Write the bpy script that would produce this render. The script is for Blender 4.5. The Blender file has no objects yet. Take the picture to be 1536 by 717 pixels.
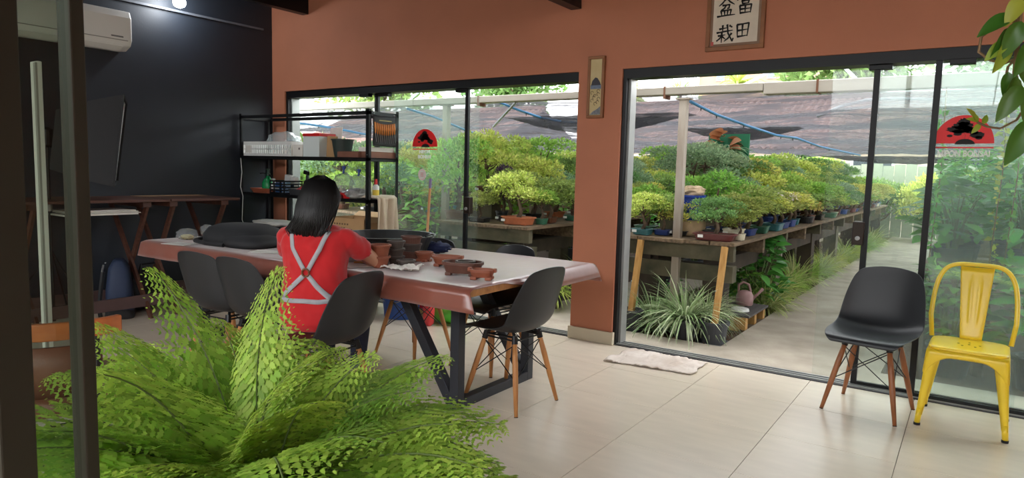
import bpy, math, random
import numpy as np
from mathutils import Vector, Matrix, Euler, noise
random.seed(7); RNG = np.random.default_rng(7)
PI = math.pi
scn = bpy.context.scene
COL = scn.collection

# ------------------------------------------------------------------ camera
F_PX, YAW, PITCH, ROLL = 1021.1, -0.5952, -0.1003, 0.0265
CAM = np.array([2.016, -3.063, 1.344])
_fw = np.array([math.sin(YAW)*math.cos(PITCH), math.cos(YAW)*math.cos(PITCH), math.sin(PITCH)])
_r0 = np.array([math.cos(YAW), -math.sin(YAW), 0.0]); _u0 = np.cross(_r0, _fw)
_r = _r0*math.cos(ROLL)+_u0*math.sin(ROLL); _u = -_r0*math.sin(ROLL)+_u0*math.cos(ROLL)
cd = bpy.data.cameras.new('camera'); cam = bpy.data.objects.new('camera', cd); COL.objects.link(cam)
cd.sensor_width = 36; cd.lens = F_PX/1536*36; cd.clip_start = .02; cd.clip_end = 400
M = Matrix(((_r[0], _u[0], -_fw[0], CAM[0]), (_r[1], _u[1], -_fw[1], CAM[1]), (_r[2], _u[2], -_fw[2], CAM[2]), (0, 0, 0, 1)))
cam.matrix_world = M
scn.camera = cam
def ray(px, py):
    d = _fw*F_PX+_r*(px-768)-_u*(py-358.5); return d/np.linalg.norm(d)
def at_z(px, py, z): d = ray(px, py); return CAM+d*(z-CAM[2])/d[2]
def at_y(px, py, y): d = ray(px, py); return CAM+d*(y-CAM[1])/d[1]
def at_x(px, py, x): d = ray(px, py); return CAM+d*(x-CAM[0])/d[0]
def at_d(px, py, t): return CAM+ray(px, py)*t

# ------------------------------------------------------------------ light
w = bpy.data.worlds.new('overcast_sky'); scn.world = w; w.use_nodes = True
bg = w.node_tree.nodes['Background']; bg.inputs[0].default_value = (.97, .98, 1.0, 1); bg.inputs[1].default_value = 1.0
vs = scn.view_settings
vs.view_transform = 'Standard'; vs.look = 'None'; vs.gamma = 1; vs.use_curve_mapping = False
vs.exposure = 3.12

# ------------------------------------------------------------------ materials
def lin(c):
    return tuple((x/255/12.92 if x/255 <= .04045 else ((x/255+.055)/1.055)**2.4) for x in c)
MATS = {}
def mat(name, rgb, rough=.6, metal=0., var=.0, scale=8., bump=0., bscale=60., stretch=None, spec=.5, trans=0., emit=None, rgb2=None, sheen=0):
    if name in MATS: return MATS[name]
    m = bpy.data.materials.new(name); m.use_nodes = True; nt = m.node_tree; n = nt.nodes; l = nt.links
    b = n['Principled BSDF']; c = lin(rgb)
    b.inputs['Base Color'].default_value = (*c, 1); b.inputs['Roughness'].default_value = rough
    b.inputs['Metallic'].default_value = metal; b.inputs['Specular IOR Level'].default_value = spec
    if sheen: b.inputs['Sheen Weight'].default_value = sheen
    if var or rgb2 or bump:
        tc = n.new('ShaderNodeTexCoord'); mp = n.new('ShaderNodeMapping'); l.new(tc.outputs['Object'], mp.inputs[0])
        if stretch: mp.inputs['Scale'].default_value = stretch
    if var or rgb2:
        nz = n.new('ShaderNodeTexNoise'); nz.inputs['Scale'].default_value = scale; nz.inputs['Detail'].default_value = 6
        l.new(mp.outputs[0], nz.inputs['Vector'])
        cr = n.new('ShaderNodeValToRGB'); cr.color_ramp.elements[0].position = .3; cr.color_ramp.elements[1].position = .7
        d = lin(rgb2) if rgb2 else tuple(min(1, x*(1-var)) for x in c)
        u = c if rgb2 else tuple(min(1, x*(1+var)) for x in c)
        cr.color_ramp.elements[0].color = (*d, 1); cr.color_ramp.elements[1].color = (*u, 1)
        l.new(nz.outputs[0], cr.inputs[0]); l.new(cr.outputs[0], b.inputs['Base Color'])
    if bump:
        nb = n.new('ShaderNodeTexNoise'); nb.inputs['Scale'].default_value = bscale; nb.inputs['Detail'].default_value = 4
        l.new(mp.outputs[0], nb.inputs['Vector'])
        bp = n.new('ShaderNodeBump'); bp.inputs['Strength'].default_value = bump; bp.inputs['Distance'].default_value = .01
        l.new(nb.outputs[0], bp.inputs['Height']); l.new(bp.outputs[0], b.inputs['Normal'])
    if emit:
        b.inputs['Emission Color'].default_value = (*c, 1); b.inputs['Emission Strength'].default_value = emit
    if trans:
        tr = n.new('ShaderNodeBsdfTransparent'); mx = n.new('ShaderNodeMixShader'); mx.inputs[0].default_value = trans
        l.new(b.outputs[0], mx.inputs[1]); l.new(tr.outputs[0], mx.inputs[2]); l.new(mx.outputs[0], n['Material Output'].inputs[0])
    MATS[name] = m; return m

def leafmat(name, rgb, rgb2=None, rough=.45, tl=.45, hv=.04, vv=.35):
    """leaf: diffuse+gloss with translucency, every leaf (mesh island) and every plant a little different"""
    if name in MATS: return MATS[name]
    m = bpy.data.materials.new(name); m.use_nodes = True; nt = m.node_tree; n = nt.nodes; l = nt.links
    b = n['Principled BSDF']; b.inputs['Roughness'].default_value = rough; b.inputs['Specular IOR Level'].default_value = .35
    g = n.new('ShaderNodeNewGeometry'); oi = n.new('ShaderNodeObjectInfo')
    mixc = n.new('ShaderNodeMix'); mixc.data_type = 'RGBA'
    l.new(g.outputs['Random Per Island'], mixc.inputs[0])
    mixc.inputs[6].default_value = (*lin(rgb), 1); mixc.inputs[7].default_value = (*lin(rgb2 or rgb), 1)
    hs = n.new('ShaderNodeHueSaturation')
    mh = n.new('ShaderNodeMapRange'); mh.inputs[3].default_value = .5-hv; mh.inputs[4].default_value = .5+hv*.6
    l.new(oi.outputs['Random'], mh.inputs[0]); l.new(mh.outputs[0], hs.inputs['Hue'])
    ad = n.new('ShaderNodeMath'); ad.operation = 'MULTIPLY'; ad.inputs[1].default_value = 7.31
    fr = n.new('ShaderNodeMath'); fr.operation = 'FRACT'
    l.new(g.outputs['Random Per Island'], ad.inputs[0]); l.new(ad.outputs[0], fr.inputs[0])
    mv = n.new('ShaderNodeMapRange'); mv.inputs[3].default_value = 1-vv; mv.inputs[4].default_value = 1+vv
    l.new(fr.outputs[0], mv.inputs[0]); l.new(mv.outputs[0], hs.inputs['Value'])
    l.new(mixc.outputs[2], hs.inputs['Color']); l.new(hs.outputs[0], b.inputs['Base Color'])
    t = n.new('ShaderNodeBsdfTranslucent'); l.new(hs.outputs[0], t.inputs[0])
    mx = n.new('ShaderNodeMixShader'); mx.inputs[0].default_value = tl
    l.new(b.outputs[0], mx.inputs[1]); l.new(t.outputs[0], mx.inputs[2]); l.new(mx.outputs[0], n['Material Output'].inputs[0])
    MATS[name] = m; return m

def glassmat(name, tint=(255, 255, 255), haze=.05, hazecol=(225, 235, 230), refl=1.0):
    if name in MATS: return MATS[name]
    m = bpy.data.materials.new(name); m.use_nodes = True; nt = m.node_tree; n = nt.nodes; l = nt.links
    n.remove(n['Principled BSDF'])
    tr = n.new('ShaderNodeBsdfTransparent'); tr.inputs[0].default_value = (*lin(tint), 1)
    gl = n.new('ShaderNodeBsdfGlossy'); gl.inputs['Roughness'].default_value = .01
    ge = n.new('ShaderNodeNewGeometry'); dt_ = n.new('ShaderNodeVectorMath'); dt_.operation = 'DOT_PRODUCT'
    l.new(ge.outputs['Normal'], dt_.inputs[0]); l.new(ge.outputs['Incoming'], dt_.inputs[1])
    def mth(op, a, b):
        x = n.new('ShaderNodeMath'); x.operation = op
        for i_, v_ in enumerate((a, b)):
            if v_ is None: continue
            if isinstance(v_, (int, float)): x.inputs[i_].default_value = v_
            else: l.new(v_, x.inputs[i_])
        return x.outputs[0]
    sch = mth('POWER', mth('SUBTRACT', 1.0, mth('ABSOLUTE', dt_.outputs['Value'], None)), 5.0)     # Schlick, same from both sides
    mu = n.new('ShaderNodeMath'); mu.operation = 'MULTIPLY'; mu.inputs[1].default_value = refl
    l.new(mth('ADD', mth('MULTIPLY', sch, .96), .04), mu.inputs[0])
    mx = n.new('ShaderNodeMixShader'); l.new(mu.outputs[0], mx.inputs[0]); l.new(tr.outputs[0], mx.inputs[1]); l.new(gl.outputs[0], mx.inputs[2])
    df = n.new('ShaderNodeBsdfDiffuse'); df.inputs[0].default_value = (*lin(hazecol), 1)
    tl = n.new('ShaderNodeBsdfTranslucent'); tl.inputs[0].default_value = (*lin(hazecol), 1)
    m0 = n.new('ShaderNodeMixShader'); m0.inputs[0].default_value = .5; l.new(df.outputs[0], m0.inputs[1]); l.new(tl.outputs[0], m0.inputs[2])
    tc = n.new('ShaderNodeTexCoord'); nz = n.new('ShaderNodeTexNoise'); nz.inputs['Scale'].default_value = 2.2; nz.inputs['Detail'].default_value = 5
    l.new(tc.outputs['Object'], nz.inputs['Vector'])
    mr = n.new('ShaderNodeMapRange'); mr.inputs[1].default_value = .3; mr.inputs[2].default_value = .75; mr.inputs[3].default_value = haze*.5; mr.inputs[4].default_value = haze*1.5
    l.new(nz.outputs[0], mr.inputs[0])
    m2 = n.new('ShaderNodeMixShader'); l.new(mr.outputs[0], m2.inputs[0]); l.new(mx.outputs[0], m2.inputs[1]); l.new(m0.outputs[0], m2.inputs[2])
    l.new(m2.outputs[0], n['Material Output'].inputs[0]); MATS[name] = m; return m

# ------------------------------------------------------------------ mesh helpers
def rotm(r):
    if r is None: return None
    return Euler(r).to_matrix() if not isinstance(r, Matrix) else r
class MB:
    def __init__(s): s.v = []; s.f = []
    def add(s, vs_, fs):
        o = len(s.v); s.v += [tuple(p) for p in vs_]; s.f += [tuple(i+o for i in f) for f in fs]; return s
    def box(s, c, d, rot=None):
        R = rotm(rot); hx, hy, hz = d[0]/2, d[1]/2, d[2]/2; V = []
        for x, y, z in ((-1,-1,-1),(1,-1,-1),(1,1,-1),(-1,1,-1),(-1,-1,1),(1,-1,1),(1,1,1),(-1,1,1)):
            p = Vector((x*hx, y*hy, z*hz)); p = R @ p if R else p; V.append((p[0]+c[0], p[1]+c[1], p[2]+c[2]))
        return s.add(V, ((0,3,2,1),(4,5,6,7),(0,1,5,4),(1,2,6,5),(2,3,7,6),(3,0,4,7)))
    def bb(s, x0, x1, y0, y1, z0, z1): return s.box(((x0+x1)/2, (y0+y1)/2, (z0+z1)/2), (x1-x0, y1-y0, z1-z0))
    def bar(s, a, b, wd, dp, up=(0, 0, 1)):
        """square bar from a to b"""
        a = Vector(a); b = Vector(b); z = (b-a).normalized(); x = Vector(up).cross(z)
        if x.length < 1e-4: x = Vector((1, 0, 0))
        x.normalize(); y = z.cross(x); V = []
        for p in (a, b):
            for i, j in ((-1,-1),(1,-1),(1,1),(-1,1)): V.append(p+x*i*wd/2+y*j*dp/2)
        return s.add(V, ((3,2,1,0),(4,5,6,7),(0,1,5,4),(1,2,6,5),(2,3,7,6),(3,0,4,7)))
    def tube(s, pts, r, n=8, cap=True):
        pts = [Vector(p) for p in pts]; k = len(pts); rs = r if hasattr(r, '__len__') else [r]*k
        V = []; F = []; up = None
        for i, p in enumerate(pts):
            t = (pts[min(i+1, k-1)]-pts[max(i-1, 0)]).normalized()
            if up is None:
                up = Vector((0, 0, 1)) if abs(t.z) < .9 else Vector((1, 0, 0))
            x = up-t*up.dot(t)
            if x.length < 1e-5: x = t.orthogonal()
            x.normalize(); y = t.cross(x); up = x
            for j in range(n):
                a = 2*PI*j/n; V.append(p+(x*math.cos(a)+y*math.sin(a))*rs[i])
        for i in range(k-1):
            for j in range(n):
                a = i*n+j; b = i*n+(j+1) % n; F.append((a, b, b+n, a+n))
        if cap: F.append(tuple(range(n-1, -1, -1))); F.append(tuple((k-1)*n+j for j in range(n)))
        return s.add(V, F)
    def loft(s, rings, cap=True):
        n = len(rings[0]); V = [p for r in rings for p in r]; F = []
        for i in range(len(rings)-1):
            for j in range(n):
                a = i*n+j; b = i*n+(j+1) % n; F.append((a, b, b+n, a+n))
        if cap: F.append(tuple(range(n-1, -1, -1))); F.append(tuple((len(rings)-1)*n+j for j in range(n)))
        return s.add(V, F)
    def ell(s, rings, n=20, p=2.0, cap=True):
        """rings: (x, y, z, rx, ry) stacked superellipses"""
        R = []
        for x, y, z, rx, ry in rings:
            q = []
            for j in range(n):
                a = 2*PI*j/n; c, d = math.cos(a), math.sin(a)
                q.append((x+rx*math.copysign(abs(c)**(2/p), c), y+ry*math.copysign(abs(d)**(2/p), d), z))
            R.append(q)
        return s.loft(R, cap)
    def lathe(s, prof, n=20, c=(0, 0, 0), sx=1, sy=1, p=2.0, cap=True):
        return s.ell([(c[0], c[1], c[2]+z, r*sx, r*sy) for r, z in prof], n, p, cap)
    def sphere(s, c, r, n=12, m=8):
        r = r if hasattr(r, '__len__') else (r, r, r)
        R = []
        for i in range(m+1):
            t = PI*(i+.02 if i == 0 else (i-.02 if i == m else i))/m
            R.append([(c[0]+r[0]*math.sin(t)*math.cos(2*PI*j/n), c[1]+r[1]*math.sin(t)*math.sin(2*PI*j/n), c[2]-r[2]*math.cos(t)) for j in range(n)])
        return s.loft(R)
    def grid(s, fn, nu, nv):
        V = [fn(i/(nu-1), j/(nv-1)) for j in range(nv) for i in range(nu)]
        F = [(j*nu+i, j*nu+i+1, (j+1)*nu+i+1, (j+1)*nu+i) for j in range(nv-1) for i in range(nu-1)]
        return s.add(V, F)
    def poly(s, pts, h=None, axis=2):
        """flat polygon, extruded along axis by h"""
        n = len(pts)
        if h is None: return s.add(pts, (tuple(range(n)),))
        e = [0, 0, 0]; e[axis] = h
        V = [tuple(p) for p in pts]+[tuple(p[k]+e[k] for k in range(3)) for p in pts]
        return s.add(V, [tuple(range(n-1, -1, -1)), tuple(range(n, 2*n))]+[(i, (i+1) % n, (i+1) % n+n, i+n) for i in range(n)])
    def mesh(s, name, m=None, smooth=False):
        me = bpy.data.meshes.new(name); me.from_pydata([tuple(p) for p in s.v], [], s.f); me.update()
        if m is not None: me.materials.append(m)
        if smooth: me.shade_smooth()
        return me
    def build(s, name, m, parent=None, smooth=False, bevel=0, sub=0, solid=0, loc=None):
        o = bpy.data.objects.new(name, s.mesh(name, m, smooth)); COL.objects.link(o)
        if parent: o.parent = parent
        if loc: o.location = loc
        if solid: q = o.modifiers.new('s', 'SOLIDIFY'); q.thickness = solid; q.offset = 0
        if bevel: q = o.modifiers.new('b', 'BEVEL'); q.width = bevel; q.segments = 2; q.limit_method = 'ANGLE'; q.angle_limit = .6
        if sub: q = o.modifiers.new('u', 'SUBSURF'); q.levels = sub; q.render_levels = sub
        return o
def npmesh(name, V, F, m):
    me = bpy.data.meshes.new(name); V = np.asarray(V, np.float32); F = np.asarray(F, np.int32); k = F.shape[1]
    me.vertices.add(len(V)); me.vertices.foreach_set('co', V.ravel())
    me.loops.add(F.size); me.loops.foreach_set('vertex_index', F.ravel())
    me.polygons.add(len(F)); me.polygons.foreach_set('loop_start', np.arange(len(F), dtype=np.int32)*k)
    me.update(calc_edges=True); me.materials.append(m); return me
def link(name, me, parent=None, loc=None, rot=None, scale=None):
    o = bpy.data.objects.new(name, me); COL.objects.link(o)
    if parent: o.parent = parent
    if loc is not None: o.location = loc
    if rot is not None: o.rotation_euler = rot
    if scale is not None: o.scale = scale if hasattr(scale, '__len__') else (scale,)*3
    return o
def tag(o, label, cat, group=None, kind=None):
    if label: o['label'] = label
    if cat: o['category'] = cat
    if group: o['group'] = group
    if kind: o['kind'] = kind
    return o
def thing(name, label, cat, loc=(0, 0, 0), rz=0, group=None):
    o = bpy.data.objects.new(name, None); COL.objects.link(o); o.location = loc; o.rotation_euler = (0, 0, rz)
    return tag(o, label, cat, group)
def struct(name, label=None):
    o = bpy.data.objects.new(name, None); COL.objects.link(o); o['kind'] = 'structure'
    if label: o['label'] = label
    return o
def S(o, label=None):
    o['kind'] = 'structure'
    if label: o['label'] = label
    return o
def copy_tree(o, parent=None, loc=None, rz=None, label=None):
    c = o.copy(); COL.objects.link(c); c.parent = parent
    if loc is not None: c.location = loc
    if rz is not None: c.rotation_euler = (0, 0, rz)
    if label: c['label'] = label
    for ch in [k for k in o.children]: copy_tree(ch, c)
    return c
ORD = ['nearest', 'second', 'third', 'fourth', 'fifth', 'sixth', 'seventh', 'eighth', 'ninth', 'tenth', 'eleventh', 'twelfth', 'thirteenth', 'fourteenth', 'fifteenth', 'sixteenth', 'seventeenth', 'eighteenth', 'nineteenth', 'twentieth', 'twenty-first', 'twenty-second', 'twenty-third', 'twenty-fourth', 'twenty-fifth', 'twenty-sixth', 'twenty-seventh', 'twenty-eighth', 'twenty-ninth', 'thirtieth']
def blob(size, amp=.1, fr=3., seed=0, pw=2.5, n=28, m=18, flat=None, crease=0):
    """soft crumpled body standing on z=0"""
    mb = MB(); R = []
    for i in range(m+1):
        t = PI*min(max(i, .05), m-.05)/m; row = []
        for j in range(n):
            a = 2*PI*j/n
            d = [math.sin(t)*math.cos(a), math.sin(t)*math.sin(a), -math.cos(t)]
            q = (abs(d[0])**pw+abs(d[1])**pw+abs(d[2])**pw)**(-1/pw)
            v = Vector([c*q for c in d]); nz = noise.noise(v*fr+Vector((seed*7.3, 0, 0)))
            if crease: nz = nz-crease*abs(noise.noise(v*fr*2.3+Vector((0, seed*3.1, 0))))
            v = v*(1+amp*nz)
            row.append((v.x*size[0]/2, v.y*size[1]/2, max(0, (v.z*.5+.5)*size[2])))
        R.append(row)
    return mb.loft(R)
# ------------------------------------------------------------------ palette
m_orange = mat('terracotta_paint', (182, 116, 87), .7, var=.06, scale=2.5, bump=.08, bscale=90)
m_black = mat('black_wall_paint', (34, 40, 49), .55, var=.12, scale=2, bump=.05, bscale=70)
m_tile = mat('cream_porcelain', (222, 209, 190), .22, var=.05, scale=3, stretch=(1, 4, 1), spec=.5)
m_grout = mat('grout', (120, 112, 102), .9)
m_skirt = mat('skirting_tile', (206, 196, 172), .35, var=.04)
m_alu_black = mat('black_aluminium', (20, 21, 23), .4, spec=.3)
m_alu = mat('grey_aluminium', (150, 152, 150), .4, metal=.4, var=.1)
m_ceil = mat('dark_ceiling', (44, 46, 52), .8)
m_ceil_w = mat('pale_ceiling_boards', (205, 200, 192), .8, var=.05)
m_glass = glassmat('door_glass', (250, 253, 252), .02, refl=.55)
m_glass_d = glassmat('dusty_glass', (247, 252, 250), .035, refl=.55)
m_glass_g = glassmat('green_partition_glass', (212, 220, 212), .02, (60, 70, 60), .5)
m_bplastic = mat('black_plastic_shell', (32, 34, 37), .42, spec=.5)
m_bmetal = mat('black_metal', (22, 23, 25), .4, metal=.3)
m_wleg = mat('beech_leg', (196, 138, 82), .45, rgb2=(170, 112, 62), scale=5, stretch=(8, 8, .6))
m_wleg_d = mat('walnut_leg', (158, 98, 58), .45, rgb2=(128, 76, 44), scale=5, stretch=(8, 8, .6))
m_yellow = mat('yellow_enamel', (240, 205, 48), .3, spec=.6, var=.03)
m_rubber = mat('black_rubber', (20, 20, 20), .8)
m_cloth = mat('brown_oilcloth', (134, 72, 56), .27, var=.07, scale=3, spec=.9, bump=.15, bscale=14, sheen=.42)
m_wood = mat('table_wood', (190, 132, 72), .5, rgb2=(150, 96, 48), scale=3, stretch=(1, 9, 9))
m_dwood = mat('dark_stained_wood', (96, 58, 44), .5, rgb2=(70, 42, 34), scale=4, stretch=(9, 1, 9))
m_dwood2 = mat('dull_brown_board', (92, 70, 68), .6, var=.15)
m_white = mat('white_plastic', (228, 228, 224), .4)
m_offw = mat('offwhite_paper', (226, 222, 214), .8, var=.03)
m_steel = mat('steel', (170, 172, 174), .3, metal=.9)
m_terra = mat('terracotta_clay', (146, 82, 58), .6, var=.14, scale=14)
m_terra_d = mat('brown_clay', (98, 62, 50), .6, var=.15, scale=14)
m_clay_k = mat('charcoal_clay', (78, 68, 62), .6, var=.15, scale=14)
m_bag = mat('black_nylon', (36, 37, 40), .7, bump=.15, bscale=220)
m_navy = mat('navy_nylon', (36, 50, 78), .65, bump=.15, bscale=220)
m_card = mat('cardboard', (186, 148, 104), .8, var=.05)
m_red = mat('red_plastic', (205, 32, 34), .4)
m_signred = mat('sign_red', (226, 20, 24), .5)
m_ink = mat('sign_black', (18, 14, 14), .7)
m_clear = glassmat('clear_plastic', (235, 240, 240), .22, (235, 238, 240))

# ------------------------------------------------------------------ room shell
XW, YW, ZC = -4.46, 1.73, 3.07        # black wall, terracotta wall inner face, ceiling
TX, TY = .6, .581
floor = S(MB().bb(XW-.2, 6.0, -6.0, YW+.02, -.06, -.008).build('floor', m_grout), 'cream porcelain tiled floor of the workshop')
tmesh = {}
for i in range(-8, 10):
    for j in range(-10, 3):
        x0, x1, y0, y1 = i*TX+.0016, (i+1)*TX-.0016, j*TY+.0016, (j+1)*TY-.0016
        if x1 < XW: continue
        x0 = max(x0, XW)
        key = round(x1-x0, 3)
        if key not in tmesh:
            tmesh[key] = MB().bb(0, x1-x0, 0, y1-y0, -.008, 0).mesh('tile', m_tile)
        t = link('tile', tmesh[key], floor, (x0, y0, 0))
wl = struct('wall_left', 'black painted wall')
MB().bb(XW-.15, XW, -6, YW+.17, 0, ZC+.1).build('wall_panel', m_black, wl)
wb = struct('wall_back', 'terracotta painted wall with two wide door openings')
H0 = 2.13
for n_, q in (('wall_panel', (XW, -4.25, 0, H0)), ('pillar', (-.635, -.262, 0, H0)), ('wall_panel', (3.3, 6.0, 0, H0)), ('lintel', (XW, 6.0, H0, ZC+.6))):
    MB().bb(q[0], q[1], YW, YW+.17, q[2], q[3]).build(n_, m_orange, wb)
m_outw = mat('grey_bounce_facing', (176, 174, 168), .9, var=.06)  # added outer facing, grey so less orange bounces onto the beam
for q in ((XW-.15, -4.25, 0, H0), (-.635, -.262, 0, H0), (3.3, 6.0, 0, H0), (XW-.15, 6.0, H0, ZC+.6)):
    MB().bb(q[0], q[1], YW+.17, YW+.18, q[2], q[3]).build('bounce_facing', m_outw, wb)
for n_, a in (('baseboard_pillar', (-.65, -.247)), ('baseboard_corner', (XW, -4.24))):
    S(MB().bb(a[0], a[1], YW-.014, YW+.18, 0, .1).build(n_, m_skirt, bevel=.003), 'cream skirting tile at the foot of the terracotta wall')
ce = struct('ceiling', 'dark ceiling')
MB().bb(XW-.15, 6, -5.3, YW+.17, ZC, ZC+.08).build('ceiling_board', m_ceil, ce)
for k, x in enumerate((-.68, -3.9)):
    S(MB().bb(x-.045, x+.045, -3.8, YW, 2.61 if k == 0 else 2.9, ZC).build('trim_%d' % (k+1), m_alu_black), 'black steel ceiling beam')

S(MB().bb(5.9, 6.05, -5.3, YW+.17, 0, ZC).build('light_block_right', m_orange), 'terracotta wall added out of view at the right to shut out side light')  # added out of view to keep side light off the terracotta wall
S(MB().bb(-12, 12, -8.2, -8, -.03, 2.7).build('sky_block_rear', mat('grey_sky_block', (104, 104, 98), .9, var=.08)), 'unseen grey wall added behind the camera to block low sky light')  # unseen blocker added to hide the low sky behind the camera
# door frames
def frame(name, x0, x1, jl, jr):
    f = struct(name, 'black aluminium sliding door frame')
    MB().bb(x0, x1, YW+.02, YW+.17, 2.06, H0).build('header', m_alu_black, f)
    for k in range(3):
        MB().bb(x0, x1, YW+.03+k*.045, YW+.05+k*.045, 0, .014).build('track_rail', m_alu, f)
    MB().bb(x0, x1, YW+.012, YW+.165, -.005, .006).build('sill', mat('dark_sill', (66, 66, 70), .4, metal=.5), f)
    if jl: MB().bb(x0, x0+.03, YW+.02, YW+.06, 0, 2.06).build('jamb', m_alu_black, f); MB().bb(x0+.004, x0+.05, YW+.06, YW+.16, 0, 2.06).build('jamb', m_alu, f)
    if jr: MB().bb(x1-.05, x1, YW+.02, YW+.16, 0, 2.06).build('jamb', m_alu, f)
frame('door_1', -4.25, -.635, True, False)
frame('door_2', -.262, 3.3, True, False)
def pane(n, x0, x1, y, gm, stile_l=.04, stile_r=.0, lock=None, rollers=(), rail=True):
    f = struct('window_%d' % n, 'sliding glass panel in black aluminium edging')
    MB().bb(x0, x1, y-.004, y+.004, .02, 2.055).build('pane', gm, f)
    if stile_l: MB().bb(x0-.005, x0+stile_l-.005, y-.014, y+.014, .01, 2.065).build('stile', m_alu_black, f)
    if stile_r: MB().bb(x1-stile_r, x1, y-.014, y+.014, .01, 2.065).build('stile', m_alu_black, f)
    if rail: MB().bb(x0, x1, y-.012, y+.012, .008, .034).build('bottom_rail', m_alu_black, f)
    for r in rollers: MB().bb(r, r+.13, y-.03, y+.03, 2.03, 2.062).build('roller_block', m_alu_black, f, bevel=.003)
    if lock:
        b = MB().bb(lock[0], lock[0]+.07, y-.035, y+.02, lock[1]-.075, lock[1]+.075).build('lock', mat('bronze_lock', (44, 34, 28), .4, metal=.5), f, bevel=.006)
        MB().lathe([(.014, 0), (.014, .012), (.008, .014)], 14).build('cylinder', m_steel, b, loc=None).matrix_local = Matrix.Translation((lock[0]+.035, y-.034, lock[1]-.03)) @ Euler((PI/2, 0, 0)).to_matrix().to_4x4()
    return f
pane(1, -4.2, -2.92, YW+.045, m_glass, 0, .0, rollers=(-3.12,))
pane(2, -2.96, -1.79, YW+.09, m_glass_d, .05, .035, lock=(-1.81, 1.02), rollers=(-2.90, -1.93))
pane(3, -2.75, -1.71, YW+.135, m_glass_d, 0, 0)
pane(4, 1.185, 2.3, YW+.135, m_glass, 0, 0, rail=False)
pane(5, 1.435, 2.6, YW+.09, m_glass_d, .035, 0, lock=(1.375, 1.0), rollers=(1.40,))
pane(6, 1.765, 3.3, YW+.045, m_glass_d, .035, 0, rollers=(1.83,))

# partition of glass beside the camera
pa, pb = at_d(118, 358, .85), at_d(4, 358, .80)
part = struct('window_7', 'narrow glass partition with dark posts close to the camera')
m_post = mat('bronze_post', (44, 40, 31), .5, metal=.3, var=.1)
ang = math.atan2(pb[1]-pa[1], pb[0]-pa[0])
for p, wd in ((pa, .017), (pb, .036)):
    MB().box((0, 0, 1.45), (wd, .018, 2.9)).build('post', m_post, part, bevel=.002).matrix_local = Matrix.Translation((p[0], p[1], 0)) @ Matrix.Rotation(ang, 4, 'Z')
MB().box((0, 0, 1.45), (float(np.hypot(*(pb-pa)[:2])), .005, 2.84)).build('pane', m_glass_g, part).matrix_local = Matrix.Translation(((pa[0]+pb[0])/2, (pa[1]+pb[1])/2, 0)) @ Matrix.Rotation(ang, 4, 'Z')
# white door leaf edge leaning against the black wall
q = at_x(32, 470, XW+.25)
lw = thing('leaning_board', 'narrow white board standing upright at the left edge behind the glass partition', 'board', (-3.05, -1.10, 0))
MB().box((0, 0, .98), (.10, .03, 1.96)).build('panel', m_offw, lw, bevel=.004)
MB().box((.035, -.018, 1.0), (.03, .012, 1.9)).build('edge_strip', mat('grey_strip', (150, 146, 138), .6), lw)

# ------------------------------------------------------------------ air conditioner, lamp, softbox
ac = thing('air_conditioner', 'white split air conditioner mounted high on the black wall', 'air conditioner', (XW, -.42, 2.31))
prof = [(0, .0), (.12, -.005), (.20, .03), (.225, .08), (.225, .27), (.20, .33), (.0, .34)]
R = []
for y in (-.58, -.57, .51, .535, .545):
    k = .9 if y in (-.58, .545) else 1
    R.append([(x*k, y, .17+(z-.17)*k) for x, z in prof])
MB().loft(R).build('casing', m_white, ac, bevel=.012)
MB().bb(.213, .229, -.56, .50, .072, .078).build('seam', mat('ac_seam', (150, 150, 146), .6), ac)
MB().box((.165, -.03, .012), (.075, 1.0, .008), (0, -.5, 0)).build('louvre', m_white, ac)
MB().bb(.226, .229, .36, .46, .095, .108).build('badge', mat('ac_badge', (120, 124, 124), .5), ac)
lp = thing('ceiling_lamp', 'bare round white bulb glowing on a black rail near the ceiling', 'lamp', (XW+.22, .56, 2.81))
m_bulb = mat('bulb_glow', (245, 250, 255), .4, emit=14)
MB().lathe([(.01, -.045), (.045, -.03), (.058, 0), (.05, .04), (.03, .075)], 20).build('bulb', m_bulb, lp, smooth=True)
MB().lathe([(.03, .072), (.035, .08), (.035, .13), (.015, .135)], 16).build('socket', m_bmetal, lp)
MB().tube([(0, 0, .13), (0, 0, .26)], .008).build('stem', m_bmetal, lp)
rail = tag(MB().bb(XW+.01, XW+.035, -.9, 1.6, 2.765, 2.785).build('conduit_rail', mat('grey_conduit', (92, 96, 104), .5)), 'thin grey conduit running along the top of the black wall', 'conduit')
sb = thing('softbox', 'large black photo softbox with silver inner edge on a stand', 'softbox')
n0, n1 = Vector(at_x(186, 142, -3.6)), Vector(at_x(171, 280, -3.6))
mouth = [n0, n1, n1+Vector((-.50, .27, .03)), n0+Vector((-.50, .27, -.03))]
bc = Vector(at_x(84, 210, -3.98)); mc = (mouth[0]+mouth[1]+mouth[2]+mouth[3])/4
def lerp(a, b, t): return a+(b-a)*t
mb = MB(); inner = [bc+(p-mc)*.62 for p in mouth]
mb.loft([[tuple(p) for p in inner], [tuple(lerp(p, q2, .55)+Vector((0, 0, .01*(1 if p.z > bc.z else -1)))) for p, q2 in zip(inner, mouth)], [tuple(p) for p in mouth]], cap=False); mb.poly([tuple(p) for p in inner])
mb.build('shell', mat('softbox_black', (26, 27, 30), .7), sb, solid=.006)
MB().tube([tuple(p) for p in mouth+[mouth[0]]], .006, 6).build('rim', m_bmetal, sb)
MB().poly([tuple(p+(bc-mc)*.03) for p in mouth]).build('diffuser', mat('softbox_diffuser', (200, 204, 208), .8), sb)
MB().lathe([(.03, -.06), (.05, -.04), (.05, .08), (.02, .1)], 14, tuple(bc+(bc-mc).normalized()*.06)).build('lamp_head', m_bmetal, sb)
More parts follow.
